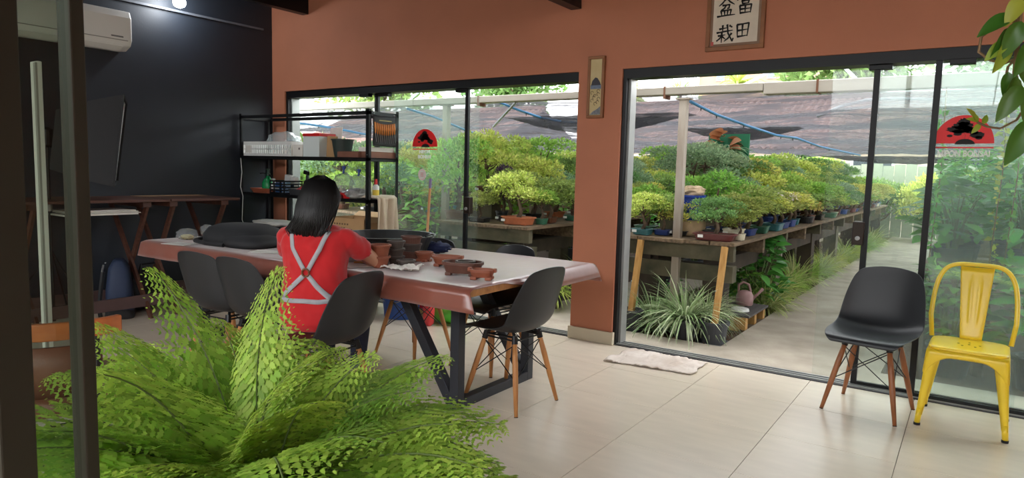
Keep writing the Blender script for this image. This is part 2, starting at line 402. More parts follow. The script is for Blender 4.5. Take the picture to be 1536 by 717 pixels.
st = thing('light_stand', 'thin black tripod light stand holding the softbox', 'stand', tuple(Vector(((bc+(bc-mc).normalized()*.06).x, (bc+(bc-mc).normalized()*.06).y, 0))))
MB().tube([(0, 0, .05), (0, 0, bc.z-.05)], [.012, .010], 8).build('pole', m_bmetal, st)
MB().tube([(0, 0, .93), (0, 0, .99)], .02, 10).build('collar', m_steel, st)
for a in (.4, 2.5, 4.6):
    MB().tube([(0, 0, .62), (.42*math.cos(a), .42*math.sin(a), .01)], .007, 6).build('leg', m_bmetal, st)

# ------------------------------------------------------------------ folding trestle tables along the black wall
def trestle(y0, y1, legs, label, top):
    t = thing('folding_table', label, 'table', (-4.05, (y0+y1)/2, 0))
    yc = (y0+y1)/2; n = 4; wdt = .70/n
    for k in range(n):
        MB().bb(-.35+k*wdt+.002, -.35+(k+1)*wdt-.002, y0-yc, y1-yc, 1.0, 1.022).build('top_plank', m_dwood if k else top, t, bevel=.002)
    for s_ in legs:
        y = s_-yc
        MB().bar((-.3, y, .985), (.31, y+.02, 0), .045, .022, up=(0, 1, 0)).build('leg', m_dwood, t)
        MB().bar((.28, y+.028, .985), (-.30, y+.045, 0), .045, .022, up=(0, 1, 0)).build('leg', m_dwood, t)
        MB().bb(-.3, .3, y-.02, y+.05, .955, .998).build('cleat', m_dwood, t)
    MB().bb(.225, .247, y0-yc+.04, y1-yc-.02, .10, .20).build('stretcher', m_dwood2, t, bevel=.002)
    MB().bb(-.25, -.23, y0-yc+.04, y1-yc-.02, .10, .20).build('stretcher', m_dwood2, t, bevel=.002)
trestle(-1.05, .13, (-.9, -.06), 'long dark wooden folding table below the softbox', m_dwood)
trestle(.14, .80, (.17, .66), 'shorter dark wooden folding table with a pale front plank by the rack', mat('pale_plank', (186, 150, 110), .6, var=.15))
pp = at_x(165, 311, -3.72)
for k in range(3):
    tag(MB().box((-3.9, -.4+.02*k, .935-.012*k), (.30, .52, .008), (0, 0, .05*k)).build('paper_pad', m_offw), ['topmost', 'middle', 'lowest'][k]+' white sheet stack hanging under the long folding table', 'paper', 'papers under the folding table')
tag(MB().box((-3.9, -.4, .905), (.30, .56, .012)).build('shelf_board', m_offw), 'white board slung below the long folding table top', 'board')

# bag under the table
bg_ = thing('shoulder_bag', 'navy blue shoulder bag with black strap standing under the folding table', 'bag', (-4.02, -.16, 0), -.5)
def bagbody(sx, sy, h):
    return MB().ell([(0, 0, 0, sx*.48, sy*.48), (0, 0, .02, sx*.52, sy*.5), (0, 0, h*.5, sx*.5, sy*.46), (0, 0, h*.85, sx*.42, sy*.36), (0, 0, h*.97, sx*.36, sy*.22), (0, 0, h, sx*.3, sy*.12)], 28, 4)
bagbody(.30, .22, .50).build('body', m_navy, bg_, smooth=True)
bagbody(.31, .23, .16).build('base_panel', m_bag, bg_, smooth=True)
MB().tube([(.06, -.115, .40), (.065, -.135, .25), (.09, -.15, .10), (.10, -.14, .02)], .018, 6).build('strap', m_bag, bg_)
c_ = MB().tube([(.055, -.11, .46), (.055, -.122, .40)], .008, 8).build('snap_hook', m_steel, bg_)
MB().tube([(.055+.018*math.cos(a), -.118, .43+.022*math.sin(a)) for a in np.linspace(0, 2*PI, 13)], .004, 6).build('ring', m_steel, c_)
MB().bb(.04, .07, -.10, -.09, .475, .48).build('rivet_tab', m_steel, bg_)
b2 = thing('duffel_bag', 'black duffel bag slumped under the folding table behind the navy bag', 'bag', (-4.2, .12, 0), .2)
blob((.3, .42, .36), .12, 2.2, 3).build('body', m_bag, b2, smooth=True)
MB().tube([(.1, -.12, .28), (.1, -.08, .42), (.1, .08, .42), (.1, .12, .28)], .012, 6).build('handle', m_bag, b2)

# ------------------------------------------------------------------ chairs
def shell_chair(name, label, legmat):
    t = thing(name, label, 'chair', group='black shell chairs')
    pr = [(.228, .418, .165, 0, 0), (.226, .44, .19, 0, 0), (.20, .452, .208, .006, 0), (.12, .448, .226, .018, 0), (.03, .434, .233, .034, 0), (-.06, .428, .236, .048, .0),
          (-.13, .438, .236, .058, .018), (-.178, .472, .234, .05, .045), (-.206, .53, .231, .028, .062), (-.226, .61, .224, .008, .06), (-.246, .69, .211, 0, .048), (-.262, .755, .192, 0, .036), (-.272, .795, .168, -.004, .026), (-.276, .815, .135, -.006, .018), (-.277, .822, .09, -.006, .008)]
    us = [-1, -.93, -.75, -.5, -.25, 0, .25, .5, .75, .93, 1]
    V = []
    for y, z, hw, rz_, fy in pr:
        for u in us: V.append((u*hw, y+fy*abs(u)**2.4, z+rz_*abs(u)**2.6))
    n = len(us); F = [(j*n+i, (j+1)*n+i, (j+1)*n+i+1, j*n+i+1) for j in range(len(pr)-1) for i in range(n-1)]
    sh = MB().add(V, F).build('seat_shell', m_bplastic, t, smooth=True)
    q = sh.modifiers.new('s', 'SOLIDIFY'); q.thickness = .008; q.offset = 1
    q = sh.modifiers.new('u', 'SUBSURF'); q.levels = 2; q.render_levels = 2
    tops = {}; feet = {}
    for sx in (-1, 1):
        for sy in (-1, 1):
            a = Vector((sx*.115, sy*.105-.005, .405)); b = Vector((sx*.195, sy*.195, 0)); tops[sx, sy] = a; feet[sx, sy] = b
            g = MB().tube([a, lerp(a, b, .3), lerp(a, b, .6), b], [.0135, .0165, .0155, .0105], 12).build('leg', legmat, t, smooth=True)
            MB().tube([lerp(a, b, -.05), lerp(a, b, .06)], .0175, 10).build('bracket', m_bmetal, g)
            MB().tube([lerp(a, b, .9905), b-Vector((0, 0, .0))], .0112, 10).build('glide', m_rubber, g)
    ring_ = [(1, 1), (-1, 1), (-1, -1), (1, -1)]
    for i in range(4):
        p, q2 = ring_[i], ring_[(i+1) % 4]
        for a, b in ((p, q2), (q2, p)):
            MB().tube([lerp(tops[a], feet[a], .07), lerp(tops[b], feet[b], .55)], .0032, 6).build('brace', m_bmetal, t)
        MB().tube([lerp(tops[p], feet[p], .02), lerp(tops[q2], feet[q2], .02)], .005, 6).build('brace', m_bmetal, t)
    for sx in (-1, 1): MB().tube([(sx*.115, .11, .412), (sx*.10, -.11, .412)], .006, 6).build('brace', m_bmetal, t)
    for sx, sy in ring_: MB().tube([tops[sx, sy], (sx*.09, sy*.08, .437)], .009, 8).build('mount', m_rubber, t)
    return t
ch = shell_chair('shell_chair', 'black plastic shell chair with wooden dowel legs at the table end', m_wleg)
def put(o, x, y, deg): o.location = (x, y, 0); o.rotation_euler = (0, 0, math.radians(deg-90)); return o
put(ch, -.145, .155, 176)
for x, y, d, lb in ((-1.31, .60, 268, 'black shell chair across the table facing the woman, behind the dark basin'), (-.66, .66, 262, 'black shell chair tucked under the far side of the table near the pillar'),
                    (-.735, -.71, 188, 'black shell chair turned sideways that the woman in red sits on'), (-1.42, -.55, 92, 'black shell chair just left of the woman behind the fern tips'),
                    (-1.80, -.56, 95, 'leftmost black shell chair at the near side of the table below the backpack')):
    put(copy_tree(ch, label=lb), x, y, d)
ch2 = shell_chair('shell_chair', 'black shell chair with reddish wooden legs standing by the glass doors', m_wleg_d)
put(ch2, 1.585, 1.355, 261)

# yellow metal chair, local front = -Y
yc_ = thing('metal_chair', 'yellow enamelled sheet metal cafe chair beside the glass door', 'chair', (2.05, 1.44, 0), math.radians(-2))
n = 40
def sq(r, z, p=5, ry=None): return [(0, 0, z, r, ry or r)]
MB().ell([(0, 0, .425, .182, .178), (0, 0, .438, .186, .182), (0, 0, .446, .182, .178), (0, 0, .450, .165, .162), (0, 0, .445, .10, .10), (0, 0, .444, .02, .02)], n, 5).build('seat', m_yellow, yc_, smooth=True)
for x, y in ((-.05, .02), (0, .02), (.05, .02), (-.03, -.03), (.03, -.03), (0, .07)):
    MB().lathe([(.006, 0), (.006, .002)], 8, (x, y, .4435)).build('drain_hole', mat('hole_dark', (70, 56, 14), .8), yc_)
# apron with arched cut: four sides
for k in range(4):
    Rz = Matrix.Rotation(k*PI/2, 3, 'Z'); V = []; F = []; m_ = 17
    for i in range(m_):
        u = -1+2*i/(m_-1); x = u*.182; yf = -.182
        zb = .395-.10*max(0, (abs(u)-.35)/.65)**2.2
        for z, o in ((.432, 0), (.41, .004), (zb+.008, .012*abs(u)), (zb, .012*abs(u)-.006)): V.append(Rz @ Vector((x*(1+.03*(.432-z)/.1), yf-o, z)))
    for i in range(m_-1):
        for j in range(3): a = i*4+j; F.append((a, a+1, a+5, a+4))
    MB().add(V, F).build('apron', m_yellow, yc_, smooth=True, solid=.004)
for sx in (-1, 1):
    for sy in (-1, 1):
        def sec(t_):
            cx, cy = sx*(.178+.03*t_), sy*(.178+.03*t_); wdt = .062*(1-t_)+.019*t_; d = wdt
            z = .43*(1-t_)
            return [(cx+sx*.004, cy+sy*.004, z), (cx-sx*d*.5, cy+sy*.006, z), (cx-sx*d, cy-sy*.002, z), (cx-sx*d*.85, cy-sy*.014, z), (cx-sx*d*.4, cy-sy*d*.4, z), (cx-sx*.014, cy-sy*d*.85, z), (cx-sx*.002, cy-sy*d, z), (cx+sx*.006, cy-sy*d*.5, z)]
        rr = [sec(t_) for t_ in (0, .15, .4, .7, .86)]
        g = MB().loft(rr).build('leg', m_yellow, yc_, smooth=True)
        cx = .178+.03*.9; 
        MB().tube([(sx*(cx-.012), sy*(cx-.012), .09), (sx*(cx-.006), sy*(cx-.006), .012)], [.0155, .0145], 12).build('foot_sleeve', m_yellow, g, smooth=True)
        MB().tube([(sx*(cx-.006), sy*(cx-.006), .014), (sx*(cx-.006), sy*(cx-.006), 0)], .0165, 12).build('foot_cap', m_rubber, g)
hp = []
for t_ in np.linspace(0, 1, 33):
    a = PI*t_; s_ = 2*t_-1
    x = -.205*math.copysign(min(1, abs(math.cos(a))**.45), math.cos(a)) if 0 < t_ < 1 else (-.19 if t_ == 0 else .19)
    z = .445+.425*min(1, math.sin(a)**.55) if 0 < t_ < 1 else .44
    hp.append((x, .165+.10*(z-.44)/.43, z))
MB().tube(hp, .0125, 10).build('back_hoop', m_yellow, yc_, smooth=True)
def splat(u, v):
    z = .44+.415*v; wv = .052+.03*v
    rib = .006*sum(math.exp(-((u-c)/.05)**2) for c in (.36, .64))*(1 if .25 < v < .85 else 0)
    return ((u-.5)*2*wv, .168+.10*v-.012*(1-(2*u-1)**2)-rib, z)
MB().grid(splat, 25, 15).build('back_splat', m_yellow, yc_, smooth=True, solid=.003)

# wooden rail armchair near the fern
ar = thing('armchair', 'low armchair with curved orange wooden back rail and brown leather seat', 'chair', (-.98, -1.86, 0), math.radians(20))
m_owood = mat('orange_varnished_wood', (190, 108, 56), .35, rgb2=(160, 84, 42), scale=3, stretch=(1, 6, 6))
m_leather = mat('brown_leather', (112, 66, 48), .45, var=.12, scale=6, bump=.1, bscale=120)
def arc(r, a0, a1, z0, z1, th, n=22, yo=0, r2=None):
    mb = MB(); R = []
    for k in range(n+1):
        a = math.radians(a0+(a1-a0)*k/n); c, s_ = math.cos(a), math.sin(a); rb = r2 or r
        R.append([(rb*c, rb*s_+yo, z0), ((rb+th)*c, (rb+th)*s_+yo, z0), ((r+th)*c, (r+th)*s_+yo, z1), (r*c, r*s_+yo, z1)])
    return mb.loft(R)
arc(.31, 185, 355, .69, .755, .028).build('back_rail', m_owood, ar, bevel=.006, smooth=False)
arc(.29, 195, 345, .46, .66, .018, r2=.25).build('back_panel', m_leather, ar, smooth=True)
MB().ell([(0, .02, .39, .27, .28), (0, .02, .40, .29, .30), (0, .02, .445, .29, .30), (0, .02, .46, .27, .28)], 36, 2.6).build('seat', m_leather, ar, smooth=True)
for a in (200, 270, 340, 70, 110):
    c, s_ = math.cos(math.radians(a)), math.sin(math.radians(a)); top = .70 if a > 150 else .39
    MB().tube([(.30*c, .30*s_, 0), (.31*c if top > .5 else .27*c, (.31 if top > .5 else .27)*s_, top)], .011, 8).build('leg', m_bmetal, ar)
for a in range(5):
    pass
MB().tube([(.29*math.cos(a), .29*math.sin(a), .17) for a in np.linspace(0, 2*PI, 33)], .007, 6).build('foot_ring', m_bmetal, ar)
# ------------------------------------------------------------------ work table
TX0, TX1, TY0, TY1, TZ = -3.02, .0, -.45, .845, .762
tb = thing('work_table', 'long steel framed wooden work table under a brown oilcloth', 'table', ((TX0+TX1)/2, (TY0+TY1)/2, 0))
ox, oy = (TX0+TX1)/2, (TY0+TY1)/2
MB().bb(TX0-ox, TX1-ox, TY0-oy, TY1-oy, .715, .757).build('tabletop', m_wood, tb, bevel=.004)
m_frame = mat('charcoal_steel', (52, 55, 62), .45, metal=.3)
for e, (xe, s_) in enumerate(((-.31, -1), (-2.78, 1))):
    x = xe-ox
    for y in (-.14, .58): MB().bb(x-.03, x+.03, y-.03-oy, y+.03-oy, 0, .715).build('leg', m_frame, tb, bevel=.003)
    MB().bb(x-.03, x+.03, -.11-oy, .55-oy, 0, .055).build('foot_rail', m_frame, tb, bevel=.003)
    MB().bb(x-.03, x+.03, -.11-oy, .55-oy, .66, .715).build('top_rail', m_frame, tb, bevel=.003)
    if e == 0:
        for y in (-.14, .58): MB().bar((x-.02, y-oy, .02), (x+s_*.47, y-oy, .70), .06, .055, up=(0, 1, 0)).build('diagonal_brace', m_frame, tb, bevel=.003)
# oilcloth with wavy overhang, right end short near the camera
cl = thing('tablecloth', 'brown oilcloth with creases draped over the work table', 'tablecloth', (ox, oy, 0))
def clothpt(u, v):
    ov = .12
    y = (TY0-ov)+(TY1-TY0+2*ov)*v
    rov = .0 if y < TY0+.25 else .09*min(1, (y-TY0-.25)/.5)
    x0, x1 = TX0-ov, TX1+max(rov, .004)
    x = x0+(x1-x0)*u
    dx = max(0, TX0-x, x-TX1); dy = max(0, TY0-y, y-TY1)
    px, py = min(max(x, TX0-.006), TX1+.006), min(max(y, TY0-.006), TY1+.006)
    d = max(dx, dy)
    z = TZ-d*.97
    if d > 0:
        wv = .016*math.sin(x*9+y*7)+.01*math.sin(x*23+1)
        if dy > 0: py += math.copysign(.012+.18*d*(.3+wv*14), y-oy)
        if dx > 0: px += math.copysign(.012+.35*d, x-ox)
    else:
        z += .0022*noise.noise(Vector((x*3, y*5, 0)))+.0018*abs(noise.noise(Vector((x*9, y*9, 3))))
    return (px-ox, py-oy, z)
us_ = sorted(set(list(np.linspace(0, 1, 110))+[.12/3.2*.98, .12/3.2*1.02])); vs_ = sorted(set(list(np.linspace(0, 1, 60))))
V = [clothpt(u, v) for v in vs_ for u in us_]; nu = len(us_)
F = [(j*nu+i, j*nu+i+1, (j+1)*nu+i+1, (j+1)*nu+i) for j in range(len(vs_)-1) for i in range(nu-1)]
MB().add(V, F).build('oilcloth', m_cloth, cl, smooth=True, solid=.003)
TT = TZ+.0045
def pot_round(name, label, px, py, r, h, m, z=TT, taper=.75, lip=.006, cat='pot', group='clay pots on the work table', sx=1, sy=1, rz=0, feet=False, loc=None):
    p = at_z(px, py, z) if loc is None else loc
    t = thing(name, label, cat, (p[0], p[1], z), rz, group)
    f0 = .012 if feet else 0
    MB().lathe([(r*taper*.9, f0), (r*taper, f0+.002), (r*.97, h-.012), (r*1.0+lip, h-.010), (r+lip, h), (r-.006, h), (r*.93-.004, h-.02), (r*taper-.008, f0+.012), (.004, f0+.01)], 28, sx=sx, sy=sy).build('body', m, t, smooth=False)
    if feet:
        for a in range(4):
            c, s_ = math.cos(a*PI/2+.78), math.sin(a*PI/2+.78)
            MB().box((r*taper*.8*c*sx, r*taper*.8*s_*sy, .008), (.03, .03, .016)).build('foot', m, t, bevel=.003)
    return t
# dark basin
bz = thing('basin', 'wide shallow black plastic basin on the table behind the woman', 'basin', (-1.28, .28, TT))
MB().lathe([(.26, 0), (.27, .004), (.315, .115), (.335, .118), (.337, .126), (.31, .126), (.262, .012), (.004, .01)], 48).build('body', mat('basin_black', (40, 42, 42), .4), bz, smooth=False)
for a in (.3, 3.4): MB().tube([(.325*math.cos(a+d), .325*math.sin(a+d), .128+.012*math.sin((d+.2)/.4*PI)) for d in np.linspace(-.2, .2, 7)], .006, 6).build('handle', m_bmetal, bz)
def P2(px, py): q_ = at_z(px, py, TT); return (q_[0], q_[1])
a_ = P2(570, 401)
pot_round('clay_pot', 'lower terracotta flower pot of the stack beside the woman\'s elbow', 0, 0, .055, .068, m_terra, loc=a_)
pot_round('clay_pot', 'upper terracotta flower pot of the stack beside the woman\'s elbow', 0, 0, .059, .07, m_terra, z=TT+.064, loc=a_)
a_ = P2(594, 396)
for k, (zz, rr) in enumerate(((0, .047), (.045, .048), (.09, .050))):
    pot_round('clay_pot', ['lowest', 'middle', 'topmost'][k]+' charcoal clay pot in the stack right of the terracotta stack', 0, 0, rr, .052, m_clay_k, z=TT+zz, loc=a_)
pot_round('clay_pot', 'dark round clay bowl in front of the stacked pots', 0, 0, .050, .045, m_clay_k, loc=P2(609, 401), feet=True, taper=.85)
a_ = P2(617, 389)
for k, (zz, mm) in enumerate(((0, m_terra_d), (.050, m_clay_k), (.095, m_terra_d))):
    pot_round('clay_pot', ['lowest', 'middle', 'topmost'][k]+' brown oval pot in the wide stack next to the basin', 0, 0, .068, .054, mm, z=TT+zz, loc=a_, sy=.8, taper=.85)
pot_round('clay_pot', 'small reddish bowl on feet left of the large terracotta oval pot', 0, 0, .053, .06, m_terra, loc=P2(636, 392), feet=True, taper=.7)
def oval(label, loc, m, sx, sy, h, rz, handles=False, inner=None):
    t = thing('bonsai_pot', label, 'pot', (loc[0], loc[1], TT), rz, 'clay pots on the work table')
    MB().ell([(0, 0, .014, sx*.80, sy*.78), (0, 0, .018, sx*.84, sy*.82), (0, 0, h-.016, sx*.96, sy*.96), (0, 0, h-.014, sx*1.03, sy*1.04), (0, 0, h, sx*1.03, sy*1.04), (0, 0, h, sx*.93, sy*.91), (0, 0, .03, sx*.78, sy*.76), (0, 0, .028, .01, .01)], 36, 2.6).build('body', m, t)
    for a in (-1, 1):
        for b in (-1, 1): MB().box((a*sx*.6, b*sy*.58, .009), (.034, .024, .018)).build('foot', m, t, bevel=.004)
    if handles:
        for a in (-1, 1): MB().box((a*sx*1.03, 0, h-.004), (.02, .034, .022)).build('handle', m, t, bevel=.005)
    return t
oval('terracotta oval bonsai pot with small end handles beside the navy cloth', P2(671, 399), m_terra, .088, .068, .062, .35, True)
a_ = P2(694, 412)
oval('large dark brown oval bonsai pot holding a small charcoal dish', a_, m_terra_d, .112, .08, .074, .35, False)
pot_round('dish', 'small charcoal clay dish lying inside the large dark oval pot', 0, 0, .05, .028, m_clay_k, z=TT+.050, loc=(a_[0]+.01, a_[1]+.01), cat='dish')
t_ = oval('small terracotta oval pot nearest the table corner', P2(723, 419), m_terra, .066, .05, .055, .4, True)
# crumpled paper, cloth, sheet, backpack, bags
p = at_z(603, 405, TT)
pp_ = tag(MB().grid(lambda u, v: (p[0]+(u-.5)*.22+.03*noise.noise(Vector((u*3, v*3, 1))), p[1]+(v-.5)*.13, TT+.006+.045*abs(noise.noise(Vector((u*2.6, v*2.1, 5))))+.02*abs(noise.noise(Vector((u*7, v*6, 2))))), 22, 16).build('paper', m_offw, smooth=False, solid=.002), 'crumpled white paper on the table by the woman\'s elbow', 'paper')
p = at_z(655, 379, TT)
tag(blob((.21, .15, .075), .35, 3.2, 5, crease=.8).build('cloth', mat('navy_cloth', (34, 46, 82), .85, var=.3, scale=12), smooth=True, loc=(p[0], p[1], TT)), 'bunched navy blue cloth at the middle of the table', 'cloth')
bp = thing('backpack', 'black backpack lying flat on the left part of the table', 'backpack', (-2.32, -.10, TT), .12)
MB().ell([(0, 0, 0, .27, .19), (0, 0, .02, .29, .205), (-.01, 0, .07, .285, .20), (-.02, .01, .115, .25, .17), (-.03, .02, .14, .18, .12), (-.03, .02, .146, .08, .05)], 36, 3.2).build('body', m_bag, bp, smooth=True)
MB().ell([(.17, -.08, 0, .17, .15), (.17, -.08, .025, .185, .16), (.16, -.08, .06, .175, .15), (.14, -.07, .085, .12, .1)], 30, 3).build('front_pocket', m_bag, bp, smooth=True)
MB().tube([(-.24, -.06, .05), (-.3, -.12, .03), (-.27, -.2, .02), (-.12, -.235, .015), (.05, -.225, .012)], .016, 6).build('shoulder_strap', m_bag, bp)
MB().tube([(.02, -.10, .118), (.1, -.04, .115), (.16, .05, .10), (.15, .12, .09)], .004, 5).build('zipper', m_rubber, bp)
for k, (px, py, sx, sy, h) in enumerate(((275, 360, .17, .13, .085), (307, 355, .13, .10, .09))):
    q = at_z(px, py, TT)
    t = thing('plastic_bag', ['clear plastic bag with bread at the left end of the table', 'small clear plastic bag standing behind the backpack'][k], 'bag', (q[0], q[1]+.03, TT))
    blob((sx, sy, h), .3, 2.5, 11+k, crease=1).build('bag', m_clear, t, smooth=False)
    blob((sx*.6, sy*.6, h*.45), .1, 2.5, 15+k).build('content', mat('bread', (226, 206, 150), .8), t, smooth=True, loc=(0, 0, .003))
for k, (px, py, r) in enumerate(((270, 366, .2), (402, 378, .5), (530, 398, -.3))):
    q = at_z(px, py, TT)
    tag(MB().box((0, 0, .0015), (.21, .14, .002), (0, 0, r)).build('sheet', m_offw, loc=(q[0], q[1], TT)), ['white sheet lying in front of the bread bag', 'white sheet lying between backpack and woman', 'white sheet lying under the woman\'s right arm'][k], 'paper')
q = at_z(412, 372, TT)
tag(blob((.16, .12, .17), .12, 1.6, 21).build('balloon', mat('mint_plastic', (150, 214, 170), .5), smooth=True, loc=(-1.50, -.02, TT)), 'mint green plastic bag just left of the woman', 'bag')
tl2 = thing('paint_brush', 'brush with a yellow wooden handle beside the white sheet', 'brush', (-.95, -.2, TT+.008), .6)
MB().tube([(-.09, 0, 0), (.0, 0, .002), (.05, 0, .0)], [.005, .007, .005], 8).build('handle', mat('yellow_wood', (214, 168, 80), .5), tl2)
MB().tube([(.05, 0, 0), (.08, 0, 0), (.10, 0, 0)], [.007, .008, .002], 8).build('bristles', m_bmetal, tl2)
# bins below, beyond the table
def onfl(px, py): a = at_z(px, py, 0); return (a[0], a[1], 0)
t = thing('storage_bin', 'blue plastic bin on the floor under the shelf rack', 'bin', (-2.2, 1.42, 0))
MB().lathe([(.15, 0), (.16, .005), (.19, .27), (.205, .275), (.205, .29), (.18, .29), (.15, .02), (.01, .015)], 28).build('body', mat('blue_plastic', (44, 84, 160), .45), t)
MB().tube([(.2*math.cos(a), .2*math.sin(a)*.2-.2, .27-.12*math.sin(a)) for a in np.linspace(0, PI, 12)], .004, 6).build('handle', m_steel, t)
t = thing('soil_bag', 'bright green soil bag with yellow top on the floor by the glass', 'bag', (-1.72, 1.50, 0))
blob((.34, .24, .23), .16, 2, 31).build('body', mat('green_sack', (72, 206, 60), .5, rgb2=(150, 220, 90), scale=4), t, smooth=True)
MB().tube([(0, 0, .2), (.02, 0, .25), (.03, .02, .29)], [.03, .015, .035], 8).build('tied_neck', mat('sack_neck', (180, 220, 100), .5), t)
t = thing('soil_bag', 'small red bag leaning against the green soil bag', 'bag', (-1.78, 1.30, 0))
blob((.10, .09, .2), .12, 2, 32).build('body', mat('red_sack', (226, 70, 74), .5), t, smooth=True)
MB().tube([(0, 0, .17), (0, 0, .22)], [.02, .03], 8).build('tied_neck', mat('red_sack', (226, 70, 74), .5), t)
# rag on the floor
q = [at_z(*c, 0) for c in ((905, 542), (945, 524), (1062, 546), (1036, 563))]
q = [Vector(a) for a in q]
def rag(u, v):
    a = lerp(lerp(q[0], q[3], u), lerp(q[1], q[2], u), v)
    e = noise.noise(Vector((u*6, v*3, 0)))*.03
    return (a.x+e, a.y+noise.noise(Vector((u*7, v*2, 8)))*.03, .006+.022*abs(noise.noise(Vector((u*9, v*2.2, 3))))+.012*abs(noise.noise(Vector((u*20, v*5, 9)))))
tag(MB().grid(rag, 70, 24).build('floor_rag', mat('dirty_white_cotton', (226, 216, 206), .95, rgb2=(196, 180, 166), scale=5, bump=.3, bscale=90), smooth=True, solid=.006), 'crumpled off-white cotton rag on the floor at the door sill', 'rag')

# ------------------------------------------------------------------ woman
m_skin = mat('skin', (206, 152, 122), .5, var=.04)
m_shirt = mat('red_cotton', (196, 22, 28), .85, var=.08, scale=7, bump=.12, bscale=30, sheen=.3)
m_jeans = mat('dark_jeans', (44, 52, 74), .85, var=.12, scale=20)
m_hair = mat('black_hair', (13, 11, 11), .5)
m_strap = mat('grey_webbing', (172, 172, 176), .8, var=.1, scale=30)
wo = thing('person', 'woman with long black hair in red T-shirt and grey crossed apron straps, seated', 'person', (-.95, -.60, 0), math.radians(25))
TOR = [(0, -.02, .455, .165, .115), (0, -.02, .50, .185, .13), (0, -.015, .57, .186, .132), (0, -.005, .65, .172, .122), (0, .0, .74, .166, .115), (0, .005, .83, .174, .116), (0, .01, .91, .184, .115), (0, .018, .96, .182, .102), (0, .024, .995, .15, .082), (0, .03, 1.02, .09, .062), (0, .036, 1.045, .058, .056)]
def scaled(rs, d): return [(x, y, z, rx+d, ry+d) for x, y, z, rx, ry in rs]
sh_r, el_r, wr_r = Vector((.172, .02, .945)), Vector((.262, .225, .805)), Vector((.10, .40, .80))
sh_l, el_l, wr_l = Vector((-.172, .02, .945)), Vector((-.24, .18, .80)), Vector((-.07, .37, .80))
def limb(mb, pts, rs, n=14): mb.tube([tuple(p) for p in pts], rs, n)
def hand(mb, wr, sx):
    palm = wr+Vector((-sx*.03, .06, .002))
    mb.tube([wr, lerp(wr, palm, .5), palm, palm+Vector((-sx*.01, .03, -.004))], [.024, .03, .034, .026], 10)
    for k, L in enumerate((.066, .074, .07, .056)):
        o = palm+Vector(((k-1.5)*.019, .02, 0)); d = Vector((-sx*.25+(k-1.5)*.06, 1, -.12)).normalized()
        mb.tube([o, o+d*L*.5+Vector((0, 0, .006)), o+d*L*.85+Vector((0, 0, -.006)), o+d*L+Vector((0, 0, -.016))], [.0105, .0095, .0088, .006], 8)
    o = wr+Vector((-sx*.035, .03, 0)); mb.tube([o, o+Vector((-sx*.035, .025, 0)), o+Vector((-sx*.045, .055, -.006))], [.014, .011, .008], 8)
HC = Vector((.0, .07, 1.158))
mb = MB(); mb.ell(scaled(TOR, -.012), 24, 2.3)
mb.tube([(0, .035, 1.0), (0, .045, 1.06), (0, .06, 1.12)], [.06, .052, .052], 14)
mb.sphere(tuple(HC+Vector((0, -.005, .015))), (.078, .096, .098), 18, 12)
mb.sphere(tuple(HC+Vector((0, .045, -.045))), (.056, .052, .068), 16, 10)
mb.tube([HC+Vector((0, .085, .01)), HC+Vector((0, .112, -.025)), HC+Vector((0, .092, -.036))], [.008, .013, .011], 8)
mb.sphere(tuple(HC+Vector((0, .090, -.064))), (.024, .012, .010), 10, 6)
for s_ in (-1, 1):
    mb.sphere(tuple(HC+Vector((s_*.078, -.002, -.015))), (.010, .020, .032), 10, 8)
for s_, (a, b, c) in ((1, (sh_r, el_r, wr_r)), (-1, (sh_l, el_l, wr_l))):
    limb(mb, [a, lerp(a, b, .5), b, lerp(b, c, .3), c], [.047, .043, .037, .037, .023]); hand(mb, c, s_)
    hip, knee, ank = Vector((s_*.085, .03, .515)), Vector((s_*.11, .40, .52)), Vector((s_*.10, .36, .09))
    limb(mb, [hip, lerp(hip, knee, .5), knee, lerp(knee, ank, .35), ank], [.08, .072, .05, .05, .03])
    mb.tube([ank+Vector((0, -.03, -.04)), ank+Vector((0, .05, -.05)), ank+Vector((0, .15, -.065))], [.032, .036, .022], 10)
def organic(mb, name, m, vox, it=4):
    o = mb.build(name, m, wo, smooth=True)
    q = o.modifiers.new('r', 'REMESH'); q.mode = 'VOXEL'; q.voxel_size = vox; q.use_smooth_shade = True
    q = o.modifiers.new('s', 'SMOOTH'); q.iterations = it; q.factor = .5
    return o
body = organic(mb, 'body', m_skin, .006, 3)
for s_ in (-1, 1): MB().sphere(tuple(HC+Vector((s_*.03, .083, .0))), (.011, .008, .008), 10, 8).build('eye', mat('eye_white', (235, 235, 235), .3), body, smooth=True)
mb = MB(); mb.ell(scaled(TOR[:-1], .006), 32, 2.3)
for a, b in ((sh_r, el_r), (sh_l, el_l)):
    ax = (b-a); s0 = a-ax*.12+Vector((-math.copysign(.03, a.x), 0, .0))
    mb.tube([s0, a, lerp(a, b, .3), lerp(a, b, .55)], [.052, .061, .063, .066], 18)
shirt = organic(mb, 'tshirt', m_shirt, .008, 6)
dt = bpy.data.textures.new('folds', 'CLOUDS'); dt.noise_scale = .075; dt.noise_depth = 1
q = shirt.modifiers.new('d', 'DISPLACE'); q.texture = dt; q.strength = .022; q.mid_level = .5
mb = MB()
for s_ in (-1, 1):
    hip, knee, ank = Vector((s_*.085, .0, .515)), Vector((s_*.11, .40, .52)), Vector((s_*.10, .36, .12))
    limb(mb, [hip, lerp(hip, knee, .5), knee, lerp(knee, ank, .35), ank], [.09, .084, .064, .06, .045])
mb.ell([(0, -.02, .452, .165, .12), (0, -.02, .50, .182, .126), (0, -.02, .55, .18, .126)], 20)
organic(mb, 'jeans', m_jeans, .010, 4)
for s_ in (-1, 1):
    MB().tube([(s_*.10, .31, .035), (s_*.10, .40, .036), (s_*.10, .49, .028), (s_*.10, .53, .022)], [.03, .036, .034, .02], 12).build('shoe', m_bag, wo, smooth=True)
